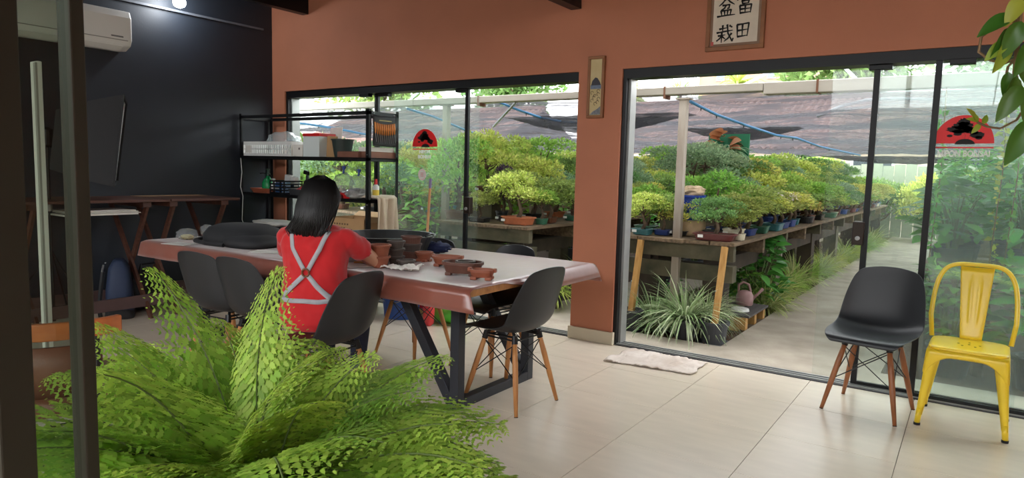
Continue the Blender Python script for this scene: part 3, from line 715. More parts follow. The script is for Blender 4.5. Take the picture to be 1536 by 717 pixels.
# straps hug the back of the shirt
def backy(x, z):
    zs = [r[2] for r in TOR]; rx = np.interp(z, zs, [r[3] for r in TOR])+.006; ry = np.interp(z, zs, [r[4] for r in TOR])+.006; yc0 = np.interp(z, zs, [r[1] for r in TOR])
    k = min(.98, abs(x)/rx); return yc0-ry*(1-k**2.3)**(1/2.3)-.007
ap = bpy.data.objects.new('apron', None); COL.objects.link(ap); ap.parent = wo; ap['label'] = 'grey apron straps crossing at a brown ring on the back'
def strap(pts, wd, name='strap', m=m_strap):
    V = []; F = []; P_ = []
    for i in range(len(pts)-1):
        for k in range(8): P_.append(lerp(Vector(pts[i]), Vector(pts[i+1]), k/8))
    P_.append(Vector(pts[-1]))
    for i, p in enumerate(P_):
        d = (P_[min(i+1, len(P_)-1)]-P_[max(i-1, 0)]).normalized(); nrm = Vector((-d.y, d.x))
        for s_ in (-1, 1):
            x, z = p.x+nrm.x*s_*wd/2, p.y+nrm.y*s_*wd/2; V.append((x, backy(x, z), z))
    F = [(2*i, 2*i+2, 2*i+3, 2*i+1) for i in range(len(P_)-1)]
    MB().add(V, F).build(name, m, ap, smooth=True, solid=.003)
RC = Vector((.005, .775))
for s_ in (-1, 1):
    strap([(s_*.105, .995), (s_*.075, .90), (RC.x+s_*.012, RC.y+.015)], .024)
    strap([(RC.x+s_*.012, RC.y-.015), (s_*.07, .70), (s_*.135, .64)], .026)
strap([(-.165, .625), (-.08, .622), (0, .625), (.08, .622), (.165, .63)], .024, 'waistband')
yb = backy(0, .775)-.004
MB().tube([(RC.x+.020*math.cos(a), yb, RC.y+.020*math.sin(a)) for a in np.linspace(0, 2*PI, 17)], .0055, 8).build('ring', mat('brown_leather_ring', (120, 70, 44), .5), ap, smooth=True)
# hair: cap plus long strands gathered down the back
mb = MB(); rg = random.Random(3)
mb.sphere(tuple(HC+Vector((0, -.014, .022))), (.094, .102, .098), 22, 14)
mb.tube([HC+Vector((0, -.04, .02)), HC+Vector((0, -.06, -.06)), HC+Vector((-.005, -.075, -.13)), HC+Vector((-.012, -.078, -.18))], [.088, .078, .062, .035], 16)
hr = mb.build('hair', m_hair, wo, smooth=True)
q = hr.modifiers.new('r', 'REMESH'); q.mode = 'VOXEL'; q.voxel_size = .008; q.use_smooth_shade = True
q = hr.modifiers.new('s', 'SMOOTH'); q.iterations = 5
mb = MB()
for k in range(1100):
    a = rg.uniform(-2.5, 2.5); top = HC+Vector((.02*math.sin(a), -.01+.02*rg.random(), .128+.004*rg.random()))
    sx, cy = math.sin(a), -math.cos(a)
    p1 = HC+Vector((.104*sx*.75, -.012+.114*cy*.75, .098)); p2 = HC+Vector((.111*sx, -.012+.120*cy, .015))
    ex = rg.gauss(0, .034)+.05*sx-.012; 
    p3 = HC+Vector((.102*sx*.95+ex*.12, min(-.012+.118*cy, .0)*.85-.058, -.08)); p4 = HC+Vector((ex*.9-.004, -.128-.025*rg.random()-.02*(1-abs(sx)), -.16))
    p5 = HC+Vector((ex*.45-.02, -.118-.02*rg.random(), -.20-.075*rg.random()))
    mb.tube([top, p1, p2, lerp(p2, p3, .5)+Vector((.004*sx, 0, 0)), p3, p4, p5], [.001, .0028, .0034, .0034, .0032, .0026, .0006], 4)
mb.build('hair_strands', m_hair, hr, smooth=True)
mb = MB()
for s_ in (-1, 1): mb.tube([HC+Vector((s_*.088, -.01, .0)), HC+Vector((s_*.082, .06, .008)), HC+Vector((s_*.07, .098, .008))], .0022, 5)
for s_ in (-1, 1): mb.tube([HC+Vector((s_*.036+.026*math.cos(a), .103, -.002+.018*math.sin(a))) for a in np.linspace(0, 2*PI, 15)], .002, 5)
mb.build('glasses', m_bmetal, wo)

# ------------------------------------------------------------------ shelving rack and what stands on it
RX0, RX1, RY0, RY1 = -4.42, -2.51, 1.29, 1.675
rk = thing('shelf_rack', 'black slotted steel shelving rack in the corner', 'rack', ((RX0+RX1)/2, (RY0+RY1)/2, 0))
rx, ry = (RX0+RX1)/2, (RY0+RY1)/2
m_rack = mat('black_powder_steel', (20, 21, 23), .45, metal=.2)
for x in (RX0, RX1):
    for y in (RY0, RY1):
        o = MB(); sx = 1 if x == RX0 else -1; sy = 1 if y == RY0 else -1
        o.bb(min(x, x+sx*.035)-rx, max(x, x+sx*.035)-rx, min(y, y+sy*.003)-ry, max(y, y+sy*.003)-ry, 0, 1.86)
        o.bb(min(x, x+sx*.003)-rx, max(x, x+sx*.003)-rx, min(y, y+sy*.035)-ry, max(y, y+sy*.035)-ry, 0, 1.86); o.build('upright', m_rack, rk)
SH = [1.83, 1.415, 1.035, .70, .22]
for k, z in enumerate(SH):
    if k: MB().bb(RX0-rx, RX1-rx, RY0-ry, RY1-ry, z, z+.006).build('shelf', m_rack, rk)
    for y in (RY0, RY1-.004): MB().bb(RX0-rx, RX1-rx, y-ry, y+.004-ry, z-.022, z+.010).build('edge_beam', m_rack, rk)
    for x in (RX0, RX1-.004): MB().bb(x-rx, x+.004-rx, RY0-ry, RY1-ry, z-.022, z+.010).build('edge_beam', m_rack, rk)
for k, z in enumerate((1.45, 1.0, .68, .4)):
    MB().sphere((RX1-rx-.012, RY0-ry-.003, z), .006, 6, 4).build('bolt', m_steel, rk)
cab = tag(MB().tube([(RX0+.03, RY0-.01, 1.40), (RX0+.05, RY0-.012, 1.25), (RX0+.02, RY0-.01, 1.1), (RX0+.06, RY0-.01, 1.0), (RX0+.04, RY0-.01, .75), (RX0+.1, RY0-.01, .66)], .004, 6).build('white_cable', m_white), 'thin white cable hanging down the left rack upright', 'cable')
def sx_(px, z, y=1.42): return at_y(px, 250, y)[0]
S1, S2, S3 = SH[1]+.0065, SH[2]+.0065, SH[3]+.0065
# white vented crate
cx0, cx1 = -4.36, sx_(447, 0, 1.38)
cr = thing('crate', 'white slotted plastic crate full of clear bags on the rack', 'crate', ((cx0+cx1)/2, 1.46, S1))
L = cx1-cx0; Wd = .32; Hh = .15
MB().bb(-L/2, L/2, -Wd/2, Wd/2, 0, .006).build('base', m_white, cr)
for s_ in (-1, 1):
    mb = MB(); mb.bb(-L/2, L/2, s_*Wd/2-.004, s_*Wd/2+.004, .115, .15).bb(-L/2, L/2, s_*Wd/2-.004, s_*Wd/2+.004, 0, .03)
    for k in range(23):
        x = -L/2+L*k/22; mb.bb(x-.006, x+.006, s_*Wd/2-.004, s_*Wd/2+.004, .03, .115)
    mb.bb(-L/2, L/2, s_*Wd/2-.004, s_*Wd/2+.004, .07, .078); mb.build('side', m_white, cr)
    mb = MB(); mb.bb(s_*L/2-.004, s_*L/2+.004, -Wd/2, Wd/2, 0, .15).build('end', m_white, cr)
MB().bb(-L/2+.03, -L/2+.13, -Wd/2-.006, -Wd/2-.003, .035, .11).build('name_plate', m_offw, cr)
tag(blob((.42, .28, .24), .25, 2.2, 41, crease=.8).build('plastic_bag', m_clear, smooth=True, loc=(cr.location.x+.06, 1.46, S1+.008)), 'bundle of clear plastic bags bulging out of the white crate', 'bag')
def rbox(name, label, cat, px0, px1, d, h, z, m, y=1.42, group=None, lid=None, rz=0):
    a, b = sx_(px0, z, y), sx_(px1, z, y); t = thing(name, label, cat, ((a+b)/2, y, z), rz, group)
    MB().bb(-(b-a)/2, (b-a)/2, -d/2, d/2, 0, h).build('body', m, t, bevel=.003)
    if lid: MB().bb(-(b-a)/2-.004, (b-a)/2+.004, -d/2-.004, d/2+.004, h, h+.03).build('lid', lid, t, bevel=.004)
    return t
t = rbox('paper_box', 'short cream paper box between the white crate and the lidded tub', 'box', 449, 466, .2, .12, S1, m_offw)
MB().bb(.03, .05, -.103, -.1, .07, .09).build('sticker', mat('grey_label', (120, 110, 105), .8), t)
tubm = mat('frosted_plastic', (214, 222, 220), .4)
rbox('lidded_tub', 'frosted plastic tub with a bright red lid on the rack', 'tub', 467, 491, .2, .20, S1, tubm, lid=m_red)
tag(MB().box((0, 0, .15), (.17, .004, .30), (-.12, 0, 0)).build('paper_sheet', m_offw, loc=(sx_(502, 0, 1.55), 1.56, S1)), 'upright white paper sheet behind the cardboard piece on the rack', 'paper')
tag(MB().box((0, 0, .10), (.14, .012, .20), (-.06, .06, 0)).build('cardboard_piece', m_card, loc=(sx_(495, 0, 1.4), 1.42, S1+.004)), 'brown cardboard piece leaning beside the dark green pot', 'cardboard')
pot_round('plant_pot', 'dark green tapered plant pot on the upper rack shelf', 0, 0, .105, .175, mat('dark_green_plastic', (38, 52, 48), .5), z=S1, loc=(sx_(514, 0, 1.42), 1.42), group=None, taper=.72)
t = thing('wooden_tray', 'flat brown wooden box between the pot and the rack post', 'box', (sx_(536, 0, 1.42), 1.42, S1)); m_tray = mat('reddish_wood', (128, 84, 66), .6, var=.12)
MB().bb(-.14, .14, -.12, .12, 0, .055).build('body', m_tray, t, bevel=.003); MB().bb(-.13, .13, -.11, .11, .055, .06).build('lid', m_dwood, t)
t = thing('wooden_tray', 'brown wooden tray under the hanging tool roll', 'box', (-2.62, 1.50, S1)); MB().bb(-.09, .09, -.16, .16, 0, .06).build('body', m_tray, t, bevel=.003); MB().bb(-.08, .08, -.15, .15, .06, .10).build('papers', m_offw, t)
# tool roll hanging at the right end
tr_ = thing('tool_roll', 'black tool roll with orange handled carving tools hanging on the rack end', 'tool roll', (RX1+.014, 1.475, 1.53))
MB().grid(lambda u, v: (.004+.01*noise.noise(Vector((u*3, v*3, 2))), -.145+.29*u, .27*v+.012*(2*u-1)**2*v), 14, 12).build('fabric', m_bag, tr_, smooth=True, solid=.006)
MB().grid(lambda u, v: (.012+.004*math.sin(u*20), -.14+.28*u, .125+.02*v+.015*(2*u-1)**2), 24, 3).build('band', m_bag, tr_, solid=.004)
m_hand = mat('orange_wood_handle', (214, 134, 66), .45)
for k in range(10):
    y = -.125+.027*k; z0 = .10+.015*((k-4.5)/4.5)**2
    g = MB().tube([(.014, y, z0), (.016, y-.006, z0+.05), (.016, y-.01, z0+.10)], [.005, .010, .008], 8).build('tool_handle', m_hand, tr_, smooth=True)
    MB().tube([(.014, y, z0), (.014, y+.012, z0-.075)], [.003, .002], 6).build('tool_blade', m_steel, g)
for y in (-.13, .13): MB().tube([(0, y, .26), (-.004, y, .295)], .005, 6).build('eyelet', m_steel, tr_)
MB().grid(lambda u, v: (.0135, -.08+.16*u, .228+.008*v), 8, 2).build('printed_line', mat('yellow_print', (196, 180, 120), .8), tr_)
# second shelf
t = thing('tray', 'terracotta coloured shallow tray under the green sprayer', 'tray', (-4.14, 1.43, S2)); MB().ell([(0, 0, 0, .16, .10), (0, 0, .05, .19, .125), (0, 0, .05, .175, .11), (0, 0, .01, .15, .09)], 24, 4).build('body', mat('clay_tray', (170, 92, 66), .6), t)
t = thing('sprayer', 'green plastic pressure sprayer in the terracotta tray', 'sprayer', (-4.14, 1.43, S2+.012)); m_green = mat('green_plastic', (28, 150, 84), .25)
MB().lathe([(.055, 0), (.062, .01), (.062, .09), (.045, .13), (.022, .15), (.02, .17)], 22).build('bottle', m_green, t, smooth=True)
MB().lathe([(.024, .168), (.024, .19), (.012, .195), (.012, .225), (.018, .23), (.018, .24)], 16).build('pump', mat('dark_green_pump', (24, 60, 44), .4), t)
MB().tube([(0, 0, .185), (-.05, -.02, .195), (-.09, -.03, .19)], [.006, .005, .006], 8).build('nozzle', m_bmetal, t)
MB().tube([(.02, 0, .18), (.06, 0, .16), (.06, 0, .12)], .006, 6).build('handle', m_bmetal, t)
t = thing('spray_bottle', 'small white spray bottle right of the green sprayer', 'bottle', (-4.03, 1.42, S2+.012)); MB().lathe([(.03, 0), (.034, .01), (.034, .07), (.014, .10), (.012, .12)], 16).build('bottle', m_white, t, smooth=True); MB().box((-.01, 0, .13), (.05, .02, .025)).build('trigger', m_white, t, bevel=.004)
t = thing('basket', 'small black crate of blue and white supplies on the middle shelf', 'basket', (-3.83, 1.42, S2))
mb = MB()
for s_ in (-1, 1):
    for k in range(5): mb.bb(-.11, .11, s_*.11-.004, s_*.11+.004, .006+k*.03, .020+k*.03); mb.bb(s_*.11-.004, s_*.11+.004, -.11, .11, .006+k*.03, .020+k*.03)
    for x in (-.11, -.05, .05, .11): mb.bb(x-.005, x+.005, s_*.11-.005, s_*.11+.005, 0, .14)
mb.bb(-.11, .11, -.11, .11, 0, .006); mb.build('crate_body', m_bmetal, t)
for k, (x, y, h, mm, nm) in enumerate(((-.06, -.04, .11, mat('blue_box', (70, 120, 190), .5), 'blue supply box in the black crate'), (.04, -.03, .13, mat('pale_blue', (160, 190, 220), .5), 'pale blue packet in the black crate'), (-.03, .05, .19, m_white, 'white tube sticking out of the black crate'), (.06, .05, .17, m_offw, 'cream packet standing at the back of the black crate'))):
    u = thing('packet', nm, 'packet', (-3.83+x, 1.42+y, S2+.007)); MB().box((0, 0, h/2), (.075, .05, h), (0, .12 if k > 1 else 0, 0)).build('pack', mm, u, bevel=.006); MB().bb(-.03, .03, -.026, -.0255, h*.4, h*.6).build('label_print', m_navy if k % 2 else m_offw, u)
t = thing('trigger_sprayer', 'black trigger sprayer behind the black crate', 'sprayer', (-3.66, 1.55, S2)); MB().lathe([(.04, 0), (.042, .1), (.015, .16), (.014, .2)], 14).build('bottle', m_bag, t, smooth=True); MB().box((-.015, 0, .225), (.07, .025, .04), (0, .2, 0)).build('trigger', m_bmetal, t, bevel=.005)
t = thing('plastic_tray', 'long dark plastic tray of small tools right of the black crate', 'tray', (-3.42, 1.40, S2)); MB().ell([(0, 0, 0, .24, .09), (0, 0, .06, .26, .105), (0, 0, .06, .25, .095), (0, 0, .01, .235, .085)], 24, 6).build('body', mat('charcoal_tray', (52, 54, 58), .5), t)
cols = [(200, 60, 70), (230, 230, 228), (210, 110, 150), (60, 60, 66), (180, 40, 40), (220, 200, 190)]
for k in range(6):
    x = -3.58+.065*k; u = thing('hand_tool', ['red', 'white', 'pink', 'black', 'dark red', 'cream'][k]+' handled small tool lying in the long dark tray', 'tool', (x, 1.40, S2+.03), 0)
    MB().tube([(-.02, -.03, .02), (.03, .0, .05+.012*k)], [.011, .013], 8).build('grip', mat('tool_%d' % k, cols[k], .5), u, smooth=True); MB().tube([(.03, 0, .05+.012*k), (.075, .02, .085+.016*k)], [.006, .003], 6).build('shaft', m_steel, u)
for k, (x, y, s_) in enumerate(((-2.98, 1.42, .19), (-2.86, 1.5, .17))):
    u = thing('plastic_bag', ['left clear plastic bag with a blue tie on the middle shelf', 'right clear plastic bag beside the bottle on the middle shelf'][k], 'bag', (x, y, S2+.05)); blob((s_, s_*.9, s_), .25, 2.4, 51+k, crease=.8).build('bag', m_clear, u, smooth=True)
    MB().tube([(0, 0, s_*.95), (.005, 0, s_*1.1), (.0, .01, s_*1.3)], [.012, .008, .02], 8).build('tie', mat('blue_tie', (40, 60, 140), .5), u)
for k, (x, mm, lb) in enumerate(((-2.98, mat('dark_red_tray', (150, 36, 40), .5), 'dark red low tray under the plastic bags'), (-2.80, m_red, 'bright red box right of the dark red tray'))):
    u = thing('red_tray', lb, 'tray', (x, 1.42, S2)); MB().ell([(0, 0, 0, .075, .11), (0, 0, .05, .085, .12), (0, 0, .05, .078, .112), (0, 0, .01, .07, .10)], 20, 5).build('body', mm, u); MB().bb(-.085, .085, -.121, -.118, .038, .05).build('rim', mm, u)
t = thing('bottle', 'clear squat bottle with an orange red cap on the middle shelf', 'bottle', (-2.74, 1.52, S2)); MB().lathe([(.045, 0), (.05, .02), (.048, .11), (.02, .17), (.018, .2)], 18).build('body', mat('pale_liquid', (216, 220, 180), .2, trans=.35), t, smooth=True); MB().lathe([(.02, .2), (.02, .225), (.005, .228)], 14).build('cap', mat('orange_cap', (220, 70, 50), .4), t)
t = thing('glue_bottle', 'white glue bottle with a red cap and yellow label by the rack post', 'bottle', (-2.585, 1.46, S2)); MB().lathe([(.028, 0), (.03, .01), (.03, .12), (.014, .14)], 16).build('body', m_white, t, smooth=True); MB().lathe([(.014, .14), (.016, .142), (.012, .19)], 14).build('cap', m_red, t); MB().lathe([(.0305, .04), (.0305, .09)], 16, cap=False).build('label_band', mat('yellow_label', (220, 190, 70), .5), t)
tag(blob((.20, .2, .10), .3, 3, 61, crease=1).build('crumpled_bag', mat('grey_net_bag', (170, 170, 166), .7, rgb2=(90, 90, 88), scale=16), smooth=True, loc=(-2.72, 1.35, S2)), 'crumpled grey mesh bag on the front of the middle shelf', 'bag')
# towel hanging over the right rack edge
def towel(u, v):
    y = 1.33+.28*u; L_ = .52*v
    xo = -2.66+.17*min(1, L_/.17) if L_ < .17 else -2.49+.02
    z = S2+.02+.02*math.sin(u*9) if L_ < .17 else S2+.02-(L_-.17)
    f = .018*math.sin(u*17+v*3)+.012*math.sin(u*29)
    k = 1-.35*v*(.5+.5*math.sin(u*5))
    return (xo+.015+f*(v > .3)+.006, 1.47+(y-1.47)*(k+.05), z+(.02*math.sin(u*9) if v > .9 else 0))
tag(MB().grid(towel, 40, 40).build('towel', mat('beige_towel', (196, 180, 158), .95, bump=.3, bscale=180, var=.08), smooth=True, solid=.006), 'beige cloth towel draped over the right end of the rack', 'towel')
# lower shelves
tag(blob((.52, .26, .055), .2, 2.4, 71, pw=4).build('folded_towel', mat('white_towel', (226, 224, 216), .9), smooth=True, loc=(-4.02, 1.42, S3)), 'folded white towel on the third rack shelf', 'towel')
t = thing('cardboard_box', 'open cardboard box with black print on the third rack shelf', 'box', (-2.82, 1.47, S3)); w2, d2, h2 = .24, .16, .155
mb = MB().bb(-w2, w2, -d2, d2, 0, .004); mb.build('bottom', m_card, t)
for a in ((-w2, w2, -d2, -d2+.004), (-w2, w2, d2-.004, d2), (-w2, -w2+.004, -d2, d2), (w2-.004, w2, -d2, d2)): MB().bb(*a, 0, h2).build('side', m_card, t)
MB().box((0, d2+.03, h2+.02), (2*w2, .09, .004), (.5, 0, 0)).build('flap', m_card, t); MB().box((w2+.03, 0, h2-.01), (.08, 2*d2, .004), (0, .5, 0)).build('flap', m_card, t)
for k in range(7): MB().bb(-.2+k*.035, -.18+k*.035, -d2-.001, -d2, .09, .105).build('print_mark', mat('box_print', (110, 84, 60), .8), t)
for k in range(4): MB().bb(-.14+k*.035, -.12+k*.035, -d2-.001, -d2, .055, .068).build('print_mark', mat('box_print', (110, 84, 60), .8), t)
tag(blob((.5, .24, .10), .15, 2, 75, pw=4).build('grey_sack', mat('grey_sack', (120, 120, 120), .8), smooth=True, loc=(-3.4, 1.47, S3)), 'flat grey sack behind the woman on the third rack shelf', 'sack')
# broom stick beyond the rack
a = at_y(629, 268, 1.6); b_ = at_y(634, 470, 1.50)
bs = thing('broom', 'wooden broom stick with purple grip leaning on the glass', 'broom', (b_[0], b_[1], 0))
top = Vector((a[0]-b_[0], 1.755-b_[1], a[2]))
MB().tube([(0, 0, .12), lerp(Vector((0, 0, .12)), top, .93)], .012, 8).build('handle', m_wleg, bs); MB().tube([lerp(Vector((0, 0, .12)), top, .92), top], .013, 8).build('grip', mat('purple_grip', (110, 90, 130), .5), bs)
MB().bb(-.14, .14, -.03, .03, .09, .13).build('head', m_red, bs, bevel=.008); MB().bb(-.14, .14, -.035, .035, .0, .09).build('bristles', mat('straw', (170, 150, 100), .9), bs)
# ------------------------------------------------------------------ pictures and signs
def brush(mb, pts, w0, o, sc, y, scz=None):
    """tapered brush stroke on the wall plane (x,z)"""
    P_ = [Vector((o[0]+p[0]*sc, o[1]+p[1]*(scz or sc))) for p in pts]; k = len(P_)
    for i in range(k-1):
        a, b = P_[i], P_[i+1]; d = (b-a); L = d.length; d = d.normalized(); nr = Vector((-d.y, d.x))
        wa = w0*(1.15 if i == 0 else .85); wb = w0*(.45 if i == k-2 and L > sc*.25 else .9)
        q = [a-d*w0*.3+nr*wa*.35, a-d*w0*.1-nr*wa*.5, lerp(a, b, .5)-nr*w0*.38, b-nr*wb*.5, b+d*w0*.25, b+nr*wb*.5, lerp(a, b, .5)+nr*w0*.38, a+nr*wa*.55]
        mb.poly([(c.x, y, c.y) for c in q], .0012, 1)
C_BON = [[(.42,.95),(.28,.78),(.08,.62)],[(.55,.97),(.70,.80),(.95,.64)],[(.28,.63),(.68,.65),(.64,.46),(.56,.44)],[(.47,.63),(.40,.48),(.22,.37)],[(.2,.33),(.25,.06)],[(.2,.33),(.78,.36),(.73,.06)],[(.40,.33),(.42,.06)],[(.58,.34),(.57,.06)],[(.0,.02),(.5,.06),(1.0,.07)]]
C_SAI = [[(.16,.78),(.56,.83)],[(.34,.98),(.35,.62)],[(.02,.58),(.45,.63),(.92,.67)],[(.1,.40),(.5,.44)],[(.3,.58),(.30,.02)],[(.3,.40),(.18,.24),(.02,.12)],[(.32,.36),(.52,.20)],[(.60,1.0),(.66,.52),(.92,.06),(.97,.22)],[(.86,.50),(.68,.24),(.46,.08)],[(.74,.94),(.88,.85)]]
C_TOMI = [[(.5,1.02),(.52,.93)],[(.09,.88),(.05,.76)],[(.09,.87),(.92,.89),(.84,.76)],[(.28,.76),(.74,.78)],[(.31,.69),(.34,.54)],[(.31,.69),(.70,.71),(.66,.55)],[(.34,.54),(.66,.55)],[(.2,.44),(.23,.02)],[(.2,.44),(.84,.47),(.80,.02)],[(.5,.45),(.5,.04)],[(.22,.24),(.8,.26)],[(.22,.03),(.8,.05)]]
C_DEN = [[(.12,.85),(.17,.05)],[(.12,.86),(.9,.93),(.82,.08)],[(.48,.88),(.48,.10)],[(.17,.47),(.82,.52)],[(.17,.07),(.82,.12)]]
m_fwood = mat('picture_frame_wood', (150, 98, 58), .5, rgb2=(126, 78, 44), scale=4, stretch=(2, 2, 2))
def picture(name, label, x0, x1, z0, z1, fw, mm, inner=None):
    t = thing(name, label, 'picture', ((x0+x1)/2, YW-.012, z0)); cx = (x0+x1)/2; hw = (x1-x0)/2; h = z1-z0
    for a in ((-hw, hw, 0, fw), (-hw, hw, h-fw, h)): MB().bb(a[0], a[1], -.016, .012, a[2], a[3]).build('frame_bar', m_fwood, t, bevel=.003)
    for a in ((-hw, -hw+fw), (hw-fw, hw)): MB().bb(a[0], a[1], -.015, .012, fw, h-fw).build('frame_bar', m_fwood, t, bevel=.003)
    if inner: MB().bb(-hw+fw, hw-fw, -.004, .011, fw, h-fw).build('mat_border', inner, t); fw = fw+.018
    MB().bb(-hw+fw, hw-fw, -.006, .010, fw, h-fw).build('paper', mm, t)
    return t
m_rice = mat('rice_paper', (214, 200, 182), .85, var=.05, scale=12)
a0, a1 = at_y(1059, 78, YW), at_y(1146, 76, YW)
t = picture('calligraphy', 'framed brush calligraphy of four black characters above the doorway', a0[0], a1[0], 2.205, 2.80, .028, m_rice, mat('taupe_mat', (140, 112, 92), .8))
ccx = t.location.x; W_ = .125
for ch_, px, py in ((C_SAI, 1074, 65), (C_DEN, 1102, 57), (C_BON, 1076, 26), (C_TOMI, 1104, 21)):
    o = at_y(px, py, YW-.02); sc = W_*(.80 if ch_ is C_DEN else .95)
    mb = MB()
    for s_ in ch_: brush(mb, s_, .0125, (o[0]-ccx, o[2]-2.205), sc, -.0078)
    mb.build('ink_character', m_ink, t)
o = at_y(1066, 69, YW-.02); MB().bb(o[0]-ccx, o[0]-ccx+.018, -.0075, -.006, o[2]-2.205, o[2]-2.205+.026).build('red_seal', mat('seal_red', (190, 90, 84), .8), t)
t = picture('small_picture', 'narrow vertical framed painting of mountain and flowers on the pillar', -.545, -.402, 1.765, 2.235, .022, mat('cream_silk', (206, 190, 146), .8, rgb2=(190, 168, 120), scale=7))
mtn = [(-.04, -.0085, .25), (-.03, -.0085, .285), (-.005, -.0085, .31), (.012, -.0085, .305), (.03, -.0085, .28), (.044, -.0085, .25)]
MB().poly(mtn, .0015, 1).build('painted_mountain', mat('ink_grey', (66, 66, 72), .8), t)
MB().bb(-.045, .045, -.008, -.0068, .222, .252).build('painted_water', mat('ink_blue', (112, 128, 150), .8, var=.2, scale=40), t)
mb = MB()
for k in range(9):
    a = k*1.9; cx, cz = .03*math.sin(a*1.3), .11+.012*k
    mb.tube([(cx+.012*math.cos(b), -.0075, cz+.012*math.sin(b)) for b in np.linspace(0, 4.5, 8)], .0016, 4)
mb.build('painted_branches', m_ink, t)
MB().poly([(-.045, -.0085, .026), (.045, -.0085, .026), (.045, -.0085, .09), (.02, -.0085, .07), (-.02, -.0085, .05)], .0015, 1).build('painted_rocks', mat('ink_rock', (120, 124, 130), .8, var=.4, scale=60), t)

def text_mesh(s, size, m, name, parent, loc, w_to=None):
    cu = bpy.data.curves.new('txt', 'FONT'); cu.body = s; cu.size = size; cu.align_x = 'CENTER'; cu.extrude = .001; cu.offset = .0015
    o = bpy.data.objects.new('txt', cu); COL.objects.link(o); bpy.context.view_layer.update()
    me = bpy.data.meshes.new_from_object(o.evaluated_get(bpy.context.evaluated_depsgraph_get())); bpy.data.objects.remove(o); me.materials.clear(); me.materials.append(m)
    r = link(name, me, parent, loc, (PI/2, 0, 0))
    if w_to:
        xs = [v.co.x for v in me.vertices]; k = w_to/(max(xs)-min(xs)); r.scale = (k, 1, 1)
    return r
def sign(label, cx, z0, wdt, h, y, two):
    t = thing('door_decal', label, 'sign', (cx, y, z0)); hw = wdt/2
    MB().poly([(hw*math.cos(a), 0, h*math.sin(a)) for a in np.linspace(0, PI, 41)], .001, 1).build('half_disc', m_signred, t)
    mb = MB(); rg = random.Random(5)
    for (x, z, a, b) in ((-.12, .50, .46, .12), (-.04, .62, .34, .13), (-.02, .74, .2, .14), (-.2, .42, .2, .06), (.18, .46, .22, .09), (-.46, .27, .1, .045), (-.2, .33, .14, .05), (.44, .30, .24, .10), (.36, .38, .12, .07), (.5, .2, .12, .06)):
        n = 26; mb.poly([(hw*(x+a*math.cos(k*2*PI/n)*(1+.13*math.sin(k*3.7))), -.0012, h*(z+b*1.1*math.sin(k*2*PI/n)*(1+.2*math.sin(k*2.9+1)))) for k in range(n)], .001, 1)
    mb.poly([(hw*(.06+.33*math.cos(a)), -.0012, h*(-.03+.19*max(0, math.sin(a)))) for a in np.linspace(0, PI, 20)], .001, 1)
    for a, b, wd in (((.02, .1), (.06, .3), .018), ((.06, .3), (-.06, .42), .016), ((.1, .1), (.2, .24), .016), ((.2, .24), (.36, .3), .014), ((-.03, .38), (-.35, .30), .01)):
        mb.bar((hw*a[0], -.0007, h*a[1]), (hw*b[0], -.0007, h*b[1]), .001, wd*wdt*.6, up=(0, 1, 0))
    mb.build('bonsai_silhouette', m_ink, t)
    MB().bb(-hw, hw, -.0004, .0004, -.028, -.02).build('base_line', m_signred, t)
    mw = mat('decal_white', (236, 236, 230), .6)
    if two:
        text_mesh('NIPON', .042, mw, 'lettering', t, (0, -.003, -.062)); text_mesh('BONSAI', .046, mw, 'lettering', t, (0, -.003, -.11))
    else: text_mesh('NIPON BONSAI', .05, mw, 'lettering', t, (.006, -.003, -.076), wdt*.86)
    return t
sign('red half disc decal with black bonsai on the right glass door', 1.93, 1.572, .30, .165, YW+.0385, False)
sign('red half disc decal with black bonsai on the left glass door', -2.305, 1.545, .31, .165, YW+.083, True)
q = at_y(633, 262, YW+.083); t = thing('round_sticker', 'small round white sticker on the glass below the left decal', 'sticker', (q[0], YW+.0835, q[2]))
MB().poly([(.05*math.cos(a), 0, .055*math.sin(a)) for a in np.linspace(0, 2*PI, 25)[:-1]], .001, 1).build('disc', m_offw, t)
MB().tube([(.042*math.cos(a), -.0005, .046*math.sin(a)) for a in np.linspace(0, 2*PI, 25)], .002, 4).build('ring', mat('pink_ring', (222, 150, 150), .6), t)
for k in range(3): MB().bb(-.02, .02, -.001, -.0001, .012-.014*k, .018-.014*k).build('print_line', mat('pink_print', (206, 110, 110), .6), t)

